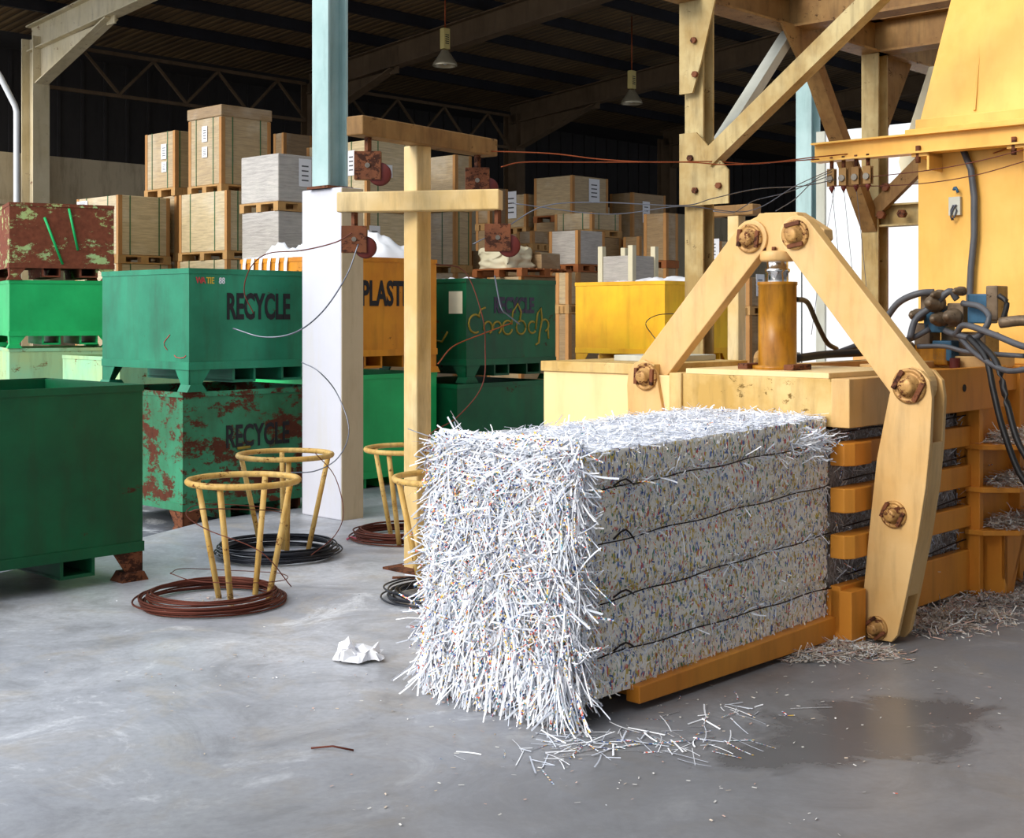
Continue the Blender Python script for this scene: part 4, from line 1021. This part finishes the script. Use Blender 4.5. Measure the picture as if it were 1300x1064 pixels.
# ---- hopper
HL = 4.25
wl = PT(1165, 300, HL)[0]; zt = PT(1165, 192, HL)[1]
hp = MB().box((HL, -1.1, 1.29), (6.2, wl, zt)).build('hopper_body', M['hopper'], pr, .01)
zf = PT(1165, 166, HL)[1]
wf = PT(1150, 160, HL-.08)[0]
MB().box((HL-.1, -1.15, zf-.04), (6.3, wf, zf)).build('hopper_flange', M['hopper'], pr, .006)
MB().box((HL-.03, -1.12, zf), (6.2, wf-.04, zf+.07)).build('hopper_flange', M['hopper'], pr, .006)
w1 = PT(1207, 0, HL+.25)[0]; z1 = PT(1207, 0, HL+.25)[1]
e = 1.6; zz1 = zf+.07+(z1-zf-.07)*e; ww1 = (wf-.06)+(w1-wf+.06)*e; LL1 = HL+.25*e
mb = MB(); mb.add([(HL, -1.1, zf+.07), (6.2, -1.1, zf+.07), (6.2, wf-.06, zf+.07), (HL, wf-.06, zf+.07), (LL1, -.9, zz1), (6.0, -.9, zz1), (6.0, ww1, zz1), (LL1, ww1, zz1)],
   [(0,3,2,1),(4,5,6,7),(0,1,5,4),(1,2,6,5),(2,3,7,6),(3,0,4,7)]); mb.build('feed_chute', M['hopper'], pr, .004)
q0, q1 = PT(1237, 140, HL-.005), PT(1245, 30, HL+.19)
MB().bar((HL-.003, q0[0], q0[1]), (HL+.2, q1[0], q1[1]), .012, .012).build('weld_seam', M['hopper'], pr)
# hopper I-beam with wire guides
BL = HL-.16
w0_, zb1 = PT(1035, 183, BL); _, zb0 = PT(1035, 207, BL)
MB().ibeam((BL, w0_, (zb0+zb1)/2), (BL, -1.2, (zb0+zb1)/2), .12, zb1-zb0, .012).build('guide_beam', M['hopper'], pr)
for px in (1171, 1293):
    w_ = PT(px, 200, BL)[0]; br = MB().box((BL-.03, w_-.06, zb0-.11), (HL, w_-.045, zb0)).box((BL-.03, w_-.06, zb0-.02), (HL, w_+.06, zb0)); o = br.build('beam_bracket', M['hopper'], pr)
    MB().cyl((BL-.02, w_+.02, zb0-.06), (BL-.02, w_+.02, zb0+.05), .016, n=6).build('bolt', M['rust'], o)
for px in (1056, 1071, 1087, 1102):
    w_ = PT(px, 220, BL)[0]
    gd = MB().box((BL-.02, w_-.028, zb0-.17), (BL-.01, w_+.028, zb0-.05)).box((BL+.01, w_-.028, zb0-.17), (BL+.02, w_+.028, zb0-.05)).build('wire_guide', M['tower_dark'], pr, .003)
    MB().cyl((BL, w_, zb0-.06), (BL, w_, zb0+.03), .014, n=8).build('hanger_bolt', M['rust'], gd)
    MB().cyl((BL-.035, w_, zb0-.12), (BL+.03, w_, zb0-.12), .022, n=14).build('roller', M['steel'], gd)
    MB().lathe((BL, w_, zb0-.22), [(0, 0), (.02, .04), (.012, .06)], 10).build('guide_tip', M['red_wheel'], gd)
# conduit down the hopper face
cd = [PT(px, py, HL-.05) for px, py in ((1222, 190), (1232, 215), (1236, 250), (1236, 300), (1232, 340), (1230, 380), (1233, 400))]
MB().tube([(HL-.04, w_, z_) for w_, z_ in cd], .022, 10).build('conduit', M['hose'], pr)
bx = PT(1214, 262, HL); MB().box((HL-.03, bx[0]-.04, bx[1]-.06), (HL, bx[0]+.04, bx[1]+.06)).build('junction_plate', M['grey_steel'], pr, .004)
MB().tube([(HL-.04, bx[0]+.02*math.sin(i), bx[1]-.05*math.cos(i*.9)-.04) for i in range(12)], .005, 6).build('cable_loop', M['wire_grey'], pr)
MB().tube([(HL-.04, bx[0]-.03*i/4, bx[1]+.1+.02*math.sin(i)) for i in range(5)], .009, 6).build('cable_clip', M['valve_blue'], pr)
# ---- valve block
VL = 3.55
def vb(px, py, L=VL): w_, z_ = PT(px, py, L); return w_, z_
w0v, z0v = vb(1272, 468); w1v, z1v = vb(1178, 400)
MB().box((VL-.05, w0v+.05, 1.29), (VL+.3, w1v-.05, 1.36)).build('valve_base', mp, pr, .005)
vbk = MB().box((VL, w0v+.1, 1.36), (VL+.2, w1v-.08, 1.5)).build('valve_manifold', M['valve'], pr, .008)
for (px, py, wd, hh, mt) in ((1195, 405, .13, .16, 'valve_blue'), (1250, 392, .12, .17, 'valve_blue'), (1205, 445, .12, .12, 'valve_blue'), (1222, 400, .1, .14, 'valve'), (1180, 425, .1, .14, 'valve'), (1268, 385, .07, .2, 'valve'), (1183, 385, .05, .12, 'valve'), (1190, 450, .22, .12, 'press_oily')):
    w_, z_ = vb(px, py); MB().box((VL-.1, w_-wd/2, z_-hh/2), (VL+.05, w_+wd/2, z_+hh/2)).build('valve_section', M[mt], vbk, .008)
for (px, py, r) in ((1200, 385, .05), (1222, 402, .045), (1205, 405, .04), (1178, 400, .035), (1205, 375, .03), (1232, 370, .025), (1165, 440, .03)):
    w_, z_ = vb(px, py); MB().lathe((VL-.1, w_, z_), [(r*1.1, 0), (r*1.1, .04), (r*.8, .045), (r*.8, .09), (r*.4, .1), (r*.4, .12), (0, .12)], 20, (-1,0,0)).build('solenoid', M['valve'], vbk)
MB().lathe((VL-.1, vb(1222,400)[0], 1.1), [(.03,0),(.03,.25)], 12).build('drain_pipe', M['red_wheel'], vbk)
# ---- hoses
def sm(pts, n=6):
    out = []; P = [Vector(p) for p in pts]; P = [P[0]*2-P[1]] + P + [P[-1]*2-P[-2]]
    for i in range(1, len(P)-2):
        for k in range(n):
            t = k/n; a_, b_, c, d_ = P[i-1], P[i], P[i+1], P[i+2]
            out.append(.5*((2*b_)+(c-a_)*t+(2*a_-5*b_+4*c-d_)*t*t+(3*b_-a_-3*c+d_)*t**3))
    out.append(P[-2]); return out
def hose(pl, r, mat='hose', name='hydraulic_hose'):
    MB().tube(sm([(L_, *PT(px, py, L_)) for px, py, L_ in pl]), r, 10).build(name, M[mat], pr)
hose([(1010,380,2.15),(1025,384,2.4),(1037,410,2.6),(1050,435,2.8),(1062,443,3.0)], .014, 'hose_black')
hose([(1010,455,2.3),(1050,450,2.6),(1100,447,2.9),(1150,440,3.3)], .022, 'hose_black')
hose([(1062,448,2.9),(1100,436,3.1),(1150,432,3.3),(1180,418,3.4)], .017)
hose([(1120,412,3.4),(1140,385,3.4),(1165,373,3.4),(1186,371,3.45)], .02)
hose([(1155,430,3.3),(1163,405,3.35),(1185,388,3.4),(1205,370,3.42),(1215,380,3.45)], .02)
hose([(1222,385,3.4),(1245,390,3.35),(1256,405,3.3),(1240,428,3.3),(1215,425,3.35),(1200,420,3.4)], .018)
hose([(1213,425,3.35),(1225,413,3.3),(1262,425,3.2),(1300,440,3.1),(1340,445,3.0)], .018)
hose([(1220,430,3.35),(1240,450,3.25),(1275,470,3.1),(1310,468,3.0)], .016)
hose([(1230,428,3.3),(1252,455,3.2),(1262,500,3.15),(1275,550,3.1),(1300,610,3.05),(1340,640,3)], .018, 'hose_black')
hose([(1240,432,3.3),(1265,460,3.15),(1278,510,3.1),(1292,560,3.05),(1315,600,3.0)], .018, 'hose_black')
hose([(1268,375,3.45),(1278,385,3.45),(1272,410,3.45)], .016, 'hose_black')
hose([(1270,410,3.2),(1300,407,3.2),(1330,412,3.2)], .03, 'valve', 'pipe')
hose([(1165,440,3.3),(1200,440,3.3),(1230,447,3.3),(1300,452,3.2)], .014)
# cream side chute behind the hopper flank
q = [abY(x, 11.6) for x in (1140, 1200)]
a_, b_ = q[0]
sc = MB(); za, zb2, zc_ = zY(232, 11.6), zY(205, 11.6), zY(90, 11.6)
tt = thing('slanted_duct', 'cream slanted duct beside the yellow hopper, blue lettered panel behind it', 'duct', a_, b_-.9)
MB().prism([(0, za), (.9, za), (.9, zb2), (.55, zc_), (.1, zc_), (.9-.0, zb2)] if False else [(0, za), (.85, za), (.9, zb2), (.62, zc_), (0, zc_)], FX, 0, .9).build('duct_body', M['bag_cream'], tt, .01)
MB().prism([(.05, LOW), (.15, LOW), (.15, za), (.05, za)], FX, .1, .2).build('duct_leg', M['tower_dark'], tt)
MB().prism([(.65, LOW), (.75, LOW), (.75, za), (.65, za)], FX, .7, .8).build('duct_leg', M['tower_dark'], tt)
# ---- inner bale glimpsed between the rails
ib = thing('paper_bale', 'grey packed paper still inside the press, glimpsed between the orange side rails', 'paper bale', NA, NB)
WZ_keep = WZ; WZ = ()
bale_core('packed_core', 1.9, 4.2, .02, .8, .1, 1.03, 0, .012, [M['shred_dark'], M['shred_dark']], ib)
n = 5000
P = np.stack([rng.uniform(1.9, 4.0, n), rng.uniform(-.03, .02, n), rng.uniform(.12, 1.03, n)], 1); D = rng.normal(0, 1, (n, 3)); D[:, 1] = -abs(D[:, 1])*.3
o = strips('loose_shreds', P, D, rng.uniform(.02, .08, n), rng.uniform(.003, .006, n), np.tile([[0., -1, 0]], (n, 1)), [STRIP[2], M['shred_dark'], SCRAP[0], STRIP[3]], ib, (.35, .4, .2, .05)); o['kind'] = 'stuff'
for py in (551, 612, 672, 735):
    z = PS(1052, py, -.05)[1]; MB().tube([(1.9+.23*i, -.06-.01*math.sin(i*2), z+.01*math.sin(i*1.3)) for i in range(7)], .004, 6).build('baling_wire', M['baling_wire'], ib)
# ================================================================ PAPER DEBRIS
def pile(name, label, centre_list, n, r, h, group=None, z0=0.0, Lr=(.02,.07), mats=SCRAP, probs=(.45,.25,.2,.1)):
    P = []; D = []
    for i in range(n):
        cx_, cy_, sx, sy = random.choice(centre_list); u, v = random.gauss(0, .5), random.gauss(0, .5); k = math.exp(-(u*u+v*v)*1.5)
        P.append((cx_+u*sx, cy_+v*sy, z0+.004+random.random()*h*k)); D.append((random.gauss(0,1), random.gauss(0,1), random.gauss(0,.25)*min(1, h*20)))
    P = pts_to(P); D = pts_to(D)
    o = strips(name, P, D, rng.uniform(*Lr, n), rng.uniform(.003, .007, n), np.tile([[0., 0, 1]], (n, 1)), mats, None, probs, .4, 3)
    v = o.data.vertices; co = np.empty(len(v)*3); v.foreach_get('co', co); co = co.reshape(-1, 3); co[:, 2] = np.maximum(co[:, 2], z0+.002); v.foreach_set('co', co.reshape(-1))
    tag(o, label, 'paper scraps', group, 'stuff'); return o
def W2(px, py, z=0.0): return xy(*onZ(px, py, z))
cl = [(*W2(x, y), .16, .1) for x, y in ((1010,800),(1040,815),(1070,822),(985,810),(1095,830),(1030,835),(1000,825))]
pile('paper_scraps', 'scattered pale paper scraps on the floor at the foot of the press mouth', cl, 5000, .1, .03)
cl = [(*W2(x, y), .3, .16) for x, y in ((1180,785),(1210,770),(1240,762),(1270,752),(1290,765),(1230,785),(1300,748),(1180,800))]
pile('paper_scraps', 'drift of pinkish paper scraps along the floor right of the clamp lever', cl, 7000, .1, .05)
cl = [(*W2(x, y), .3, .15) for x, y in ((760,945),(720,955),(840,950),(860,925),(700,960),(790,935),(880,940),(940,905))]
pile('paper_strips', 'loose printed paper strips lying on the floor in front of the bale corner', cl, 150, .1, .004, Lr=(.04,.2), mats=STRIP, probs=(.35,.2,.1,.35))
cl = [(*W2(x, y), 1.2, .6) for x, y in ((600,900),(900,900),(1100,880),(450,760),(300,850),(800,1000))]
pile('floor_litter', 'tiny paper litter spread thinly over the open concrete floor', cl, 500, .1, .003, Lr=(.006,.02))
for (px, py, r, zz_) in ((270,764,.34,.01), (352,704,.34,.01), (500,685,.3,.01)):
    pass
for py, lab in ((560,'upper'), (613,'middle'), (666,'lower')):
    z = PS(1262, py, wR)[1]
    cx_, cy_ = xy(NA+xs+.35, NB+wR-.08)
    o = pile('shelf_shreds', 'heap of paper shreds on the %s orange gusset shelf of the press' % lab, [(cx_-.12, cy_-.14, .12, .12), (cx_, cy_, .12, .12), (cx_+.15, cy_+.17, .14, .14)], 1300, .1, .08, z0=z, mats=SCRAP, probs=(.6,.2,.15,.05))
# crumpled sheet
cx_, cy_ = W2(456, 838)
mb = MB(); n = 12; g = []
for i in range(n+1):
    for j in range(n+1):
        u, v = i/n-.5, j/n-.5; q = Vector((u*5, v*5, 2)); hgt_ = .012+abs(noise.noise(q*.6))*.12+abs(noise.noise(q*2))*.03
        g.append((u*.2+noise.noise(q+Vector((3,0,0)))*.05, v*.16+noise.noise(q+Vector((0,3,0)))*.05, hgt_ * (1 if abs(u) < .45 and abs(v) < .45 else .3)))
mb.add(g, [(i*(n+1)+j, (i+1)*(n+1)+j, (i+1)*(n+1)+j+1, i*(n+1)+j+1) for i in range(n) for j in range(n)])
o = mb.build('crumpled_paper', M['paper'], fix=False); o.location = (cx_, cy_, 0.002); tag(o, 'crumpled sheet of white paper lying alone on the open floor', 'paper')
# ================================================================ WIRE STANDS AND COILS
def stand(label, px, py_base, r_top=.305, h=.69, rot=0.0):
    a, b = onZ(px, py_base); t = thing('wire_stand', label, 'wire stand', a, b, 0, rot, None)
    MB().ring((0,0,h-.018), r_top, .018, 48, 10).build('top_ring', M['stand'], t)
    for i in range(4):
        an = i*PI/2+.2; rb = .15; c, s = math.cos(an), math.sin(an)
        MB().tube([(rb*c, rb*s, .0), ((r_top*.93)*c, (r_top*.93)*s, h-.03)], .017, 10).build('leg', M['stand'], t)
    return t
def coil(label, px, py, R, mat, loops=9, seed=0, extra=None):
    a, b = onZ(px, py); rr = random.Random(seed); mb = MB(); r = .0055
    pts = []
    for k in range(loops):
        R_ = R - .075*rr.random(); ox, oy = rr.gauss(0, .012), rr.gauss(0, .012); ph = rr.random()*6
        mb.tube([(ox+R_*(1+.015*math.sin(2*th+ph))*math.cos(th), oy+R_*math.sin(th), .008+.0065*k*.8+.006*abs(math.sin(1.5*th+ph))) for th in [2*PI*i/48 for i in range(48)]], r, 6, True)
    o = mb.build('wire_coil', mat); place(o, a, b); tag(o, label, 'wire coil'); return o
stand('rusty yellow wire stand nearest the camera, left of the others', 309, 762, rot=.3)
coil('rust-brown wire coil around the feet of the nearest wire stand', 268, 766, .40, M['wire_rust'], 14, 1)
stand('rusty yellow wire stand in front of the white column, behind the nearest one', 362, 703, .31, .68, .8)
coil('black wire coil around the feet of the stand by the white column', 352, 706, .42, M['wire_black'], 16, 2)
stand('wire stand just left of the pulley post base', 521, 690, .31, .68, .1)
coil('rust-red wire coil with a pink ribbon left of the pulley post', 510, 684, .37, M['wire_rust'], 14, 3)
stand('wire stand half hidden behind the front face of the bale', 570, 757, .31, .69, .5)
coil('black wire coil beside the left edge of the bale', 556, 760, .30, M['wire_black'], 12, 4)
a, b = onZ(440, 686)
o = MB().tube([(.0,.0,.006),(.03,.02,.02),(.08,.0,.008),(.11,.03,.02),(.16,.01,.006)], .008, 6).build('pink_ribbon', M['pink']); place(o, a, b, 0, -.9); tag(o, 'short pink ribbon tied at the rust-red wire coil', 'ribbon')
# paper shreds inside two coils
for px, py, nm in ((290, 764, 'nearest'), (372, 705, 'second')):
    cx_, cy_ = W2(px, py); pile('coil_litter', 'white scraps on the floor inside the %s wire coil' % nm, [(cx_, cy_, .2, .2)], 160, .1, .004, Lr=(.01,.05))

# ================================================================ PULLEY POST
a, b = onZ(530, 722); Yp = F*H/(722-HY)
t = thing('pulley_post', 'tall cream wire post with two crossing arms and four hanging pulleys', 'post', a, b)
hw = .062
topz = zY(186, Yp)
m = M['post']
MB().box((-hw, -hw, 0), (hw, hw, topz)).build('post', m, t, .008)
MB().box((-.16, -.15, 0), (.16, .15, .014)).build('base_plate', M['rust'], t)
for sx in (-.12, .12): MB().cyl((sx, -.11, .014), (sx, -.11, .045), .014, n=6).build('anchor_bolt', M['rust'], t)
# arms run in their own headings
def pw(px, py, Y): X, = ((px-CX)/F*Y,); v = Vector((X, Y, zY(py, Y))); base = Vector((*xy(a, b), 0)); return Matrix.Rotation(-TH, 3, 'Z') @ (v-base)
u0, u1 = pw(450, 165, Yp-.55), pw(622, 192, Yp+.55); zc = topz+.055
u0.z = u1.z = zc
dv = (u1-u0).normalized(); mid = (u0+u1)/2
off = Vector((0,0,0))-mid; off.z = 0
MB().bar(u0, u1, .13, .115).build('upper_arm', M['tower_dark'], t, .008)
v0, v1 = pw(431, 258, Yp-.0), pw(636, 252, Yp-.22); v0.z = v1.z = zY(255, Yp-.15)
dd = (v1-v0).normalized()
MB().bar(v0, v1, .12, .125).build('lower_arm', m, t, .008)
def pulley(p, d, name='pulley'):
    s = d.cross(Vector((0,0,1))).normalized()
    pk = MB(); pk.bar(p, p-Vector((0,0,.09)), .03, .03, up=(1,0,0))
    o = pk.build(name, M['rust'], t)
    c = p-Vector((0,0,.17)); q = MB()
    q.bar(c-d*.08-s*.022, c+d*.08-s*.022, .008, .17); q.build('cheek_plate', M['tower_dark'], o, .003)
    q = MB(); q.bar(c-d*.08+s*.03, c+d*.08+s*.03, .008, .17); q.build('cheek_plate', M['rust'], o, .003)
    MB().lathe(c+d*.07-Vector((0,0,.05)), [(0,-.02),(.062,-.02),(.07,-.012),(.055,0),(.07,.012),(.062,.02),(0,.02)], 24, s).build('wheel', M['red_wheel'], o)
    MB().cyl(c-s*.04, c+s*.04, .015).build('axle', M['steel'], o)
hz = Vector((0,0,.0575))
for p, dx in ((u0+dv*.12-hz, dv), (u1-dv*.14-hz, dv)): pulley(p, Matrix.Rotation(-TH, 3, 'Z') @ Vector((1,0,0)))
hz = Vector((0,0,.0625))
for p in (v0+dd*.1-hz, v1-dd*.02-hz): pulley(p, Matrix.Rotation(-TH, 3, 'Z') @ Vector((1,0,0)))

# ================================================================ LOOSE WIRES
def wire(label, pl, mat, r=.0032, group=None):
    pts = sm([Vector(((px-CX)/F*Y, Y, zY(py, Y))) for px, py, Y in pl], 8)
    o = MB().tube(pts, r, 6).build('loose_wire', M[mat]); tag(o, label, 'wire', group); return o
Yw = Yp
wire('orange wire stretched from the top pulley across the dark shed to the tower', [(622,192,8.9),(700,195,8.9),(760,202,8.9),(830,206,8.9),(905,205,8.9),(960,208,8.9),(1040,199,8.95),(1120,193,9.0),(1180,198,9.0),(1240,200,8.6),(1300,180,8.2)], 'wire_orange', .004)
wire('second orange wire from the right upper pulley joining the first', [(636,212,8.7),(665,206,8.75),(740,206,8.8),(870,206,8.85),(930,209,8.85),(1040,202,8.9)], 'wire_orange', .004)
wire('grey wire sagging from the lower right pulley past the tower gusset', [(600,310,8.3),(640,290,8.3),(690,262,8.3),(760,257,8.3),(865,261,8.3),(905,252,8.4),(960,240,8.6),(1020,236,8.8),(1060,228,8.9)], 'wire_grey', .0035)
wire('second grey wire below it crossing in front of the cartons', [(650,258,8.4),(770,272,8.4),(865,262,8.4),(950,268,8.5),(1010,236,8.6),(1056,215,8.9)], 'wire_grey', .003)
wire('bright crooked wire between the tower gusset and the guide beam', [(905,268,8.3),(930,270,8.3),(945,262,8.4),(960,254,8.5),(1000,244,8.6),(1030,232,8.8),(1056,222,8.9)], 'wire_grey', .003)
wire('thin wire from the wire guides down towards the press crown', [(985,268,8.2),(1010,252,8.4),(1035,228,8.8),(1056,218,8.9)], 'wire_grey', .003)
for i, (x0, x1) in enumerate(((1056, 1072), (1071, 1088), (1087, 1104), (1060, 1030))):
    wire('thin straight wire dropping from the guides behind the right clamp arm', [(x0, 238, 9.3), ((x0+x1)/2, 320, 9.3), (x1, 405+20*(i == 3), 9.3)], 'wire_grey', .0022, 'wires dropping from the guides')
wire('dark wire crossing the yellow hopper face diagonally', [(1056,236,8.9),(1120,236,8.85),(1180,232,8.2),(1240,222,8.0),(1300,205,7.8)], 'wire_rust', .003)
wire('upper dark wire crossing the yellow hopper face', [(1102,225,8.9),(1180,216,8.2),(1240,205,8.0),(1300,190,7.8)], 'wire_rust', .003)
wire('long pale wire looping from the lower left pulley across the teal bin lettering', [(455,310,8.2),(440,350,8.2),(410,395,8.3),(375,422,8.5),(335,428,8.6),(296,417,8.7)], 'wire_grey', .005)
wire('brown wire curving across the white column to the left', [(447,296,8.2),(425,308,8.2),(383,318,8.3),(340,322,8.5),(318,340,8.6),(310,370,8.6),(322,398,8.6)], 'wire_rust', .004)
wire('thin wire loop in front of the white column at mid height', [(383,460,9.0),(405,472,8.9),(428,500,8.9),(443,545,8.8),(430,580,8.8),(400,598,8.8),(360,600,8.8),(320,602,8.8)], 'wire_grey', .004)
wire('lower thin wire loop hanging by the white column foot', [(400,575,8.7),(425,605,8.7),(436,650,8.6),(425,680,8.6),(395,705,8.5)], 'wire_rust', .003)
wire('rusty wire curving over the script-marked green bin', [(553,335,8.6),(590,345,8.6),(612,400,8.5),(616,440,8.5),(612,490,8.4),(580,530,8.3),(548,550,8.1),(540,575,8.0)], 'wire_rust', .004)
wire('ochre wire arcing across the dark green bin face to the post', [(650,410,8.7),(610,425,8.6),(575,440,8.5),(556,462,8.3)], 'wire_orange', .004)
wire('short pale wire dangling over the faded lettering', [(628,350,8.9),(636,390,8.8),(645,400,8.8),(660,412,8.8)], 'wire_grey', .005)
wire('thin loop of wire on the side of the yellow bin', [(865,398,10.5),(835,400,10.5),(820,410,10.4),(828,425,10.4),(845,445,10.3)], 'wire_black', .0035)
wire('brown wire ring lying around the middle of the nearest wire stand', [(240,650,7.1),(262,646,7.1),(340,648,7.3),(362,652,7.8),(345,645,7.9),(260,640,7.8),(236,652,7.4),(262,672,7.1),(330,700,7.0),(370,745,7.0)], 'wire_rust', .003)
wire('thin hoop of wire low around the nearest stand', [(216,728,7.1),(232,722,7.6),(290,724,7.8),(355,728,7.7),(362,736,7.1),(320,740,6.9),(250,738,6.9),(216,728,7.1)], 'wire_rust', .0025)
0 and wire('short blue-grey wire end above the second stand', [(298,575,8.3),(300,572,8.3),(330,570,8.5),(298,580,8.4),(312,600,8.4)], 'wire_grey', .004)
a, b = onZ(395, 952)
o = MB().tube([(0,0,.006),(.08,.005,.014),(.16,-.01,.006)], .004, 6).build('wire_offcut', M['wire_rust']); place(o, a, b, 0, -.9); tag(o, 'short bent wire offcut on the bare floor at the bottom', 'wire offcut')
a, b = onZ(498, 735)
o = MB().box((0,0,0), (.42,.04,.008)).build('flat_iron', M['rust']); place(o, a, b, 0, -.75); tag(o, 'thin flat iron bar on the floor at the pulley post foot', 'iron bar')

o = MB().tube([((px-CX)/F*22.2, 22.2, zY(py, 22.2)) for px, py in ((-12, 78), (0, 97), (19, 134), (21, 142), (21, 300), (21, 522))], .05, 10).build('drain_pipe', M['white_panel'])
tag(o, 'white drain pipe with an elbow beside the cream frame column', 'pipe')
# ================================================================ LIGHT AND CAMERA
W = bpy.data.worlds.new('W'); S.world = W; W.use_nodes = True; nt = W.node_tree; bg = nt.nodes['Background']
bg.inputs[0].default_value = (.86, .92, 1.0, 1)
tc = nt.nodes.new('ShaderNodeTexCoord'); dt = nt.nodes.new('ShaderNodeVectorMath'); dt.operation = 'DOT_PRODUCT'
nt.links.new(tc.outputs['Generated'], dt.inputs[0]); dt.inputs[1].default_value = Vector((-.93, -.10, .36)).normalized()
mr = nt.nodes.new('ShaderNodeMapRange'); nt.links.new(dt.outputs['Value'], mr.inputs[0])
mr.inputs[1].default_value = -.2; mr.inputs[2].default_value = .95; mr.inputs[3].default_value = .48; mr.inputs[4].default_value = 2.4
nt.links.new(mr.outputs[0], bg.inputs[1])
sd = bpy.data.lights.new('sun', 'SUN'); sd.energy = 2.7; sd.angle = math.radians(24); sd.color = (1.0, .95, .86)
so = bpy.data.objects.new('sun', sd); COL.objects.link(so)
ts = Vector((-.74, -.60, .48)).normalized(); so.rotation_euler = ts.to_track_quat('Z', 'Y').to_euler()
cam = bpy.data.cameras.new('camera'); co = bpy.data.objects.new('camera', cam); COL.objects.link(co); S.camera = co
co.location = (0, 0, H); co.rotation_euler = (PI/2, 0, 0)
cam.sensor_width = 36; cam.sensor_fit = 'HORIZONTAL'; cam.lens = 36*F/1300.0
cam.shift_y = -(532-HY)/1300.0; cam.clip_end = 200
S.view_settings.view_transform = 'Standard'; S.view_settings.look = 'None'; S.view_settings.gamma = 1; S.view_settings.exposure = 0.0
S.view_settings.use_curve_mapping = False
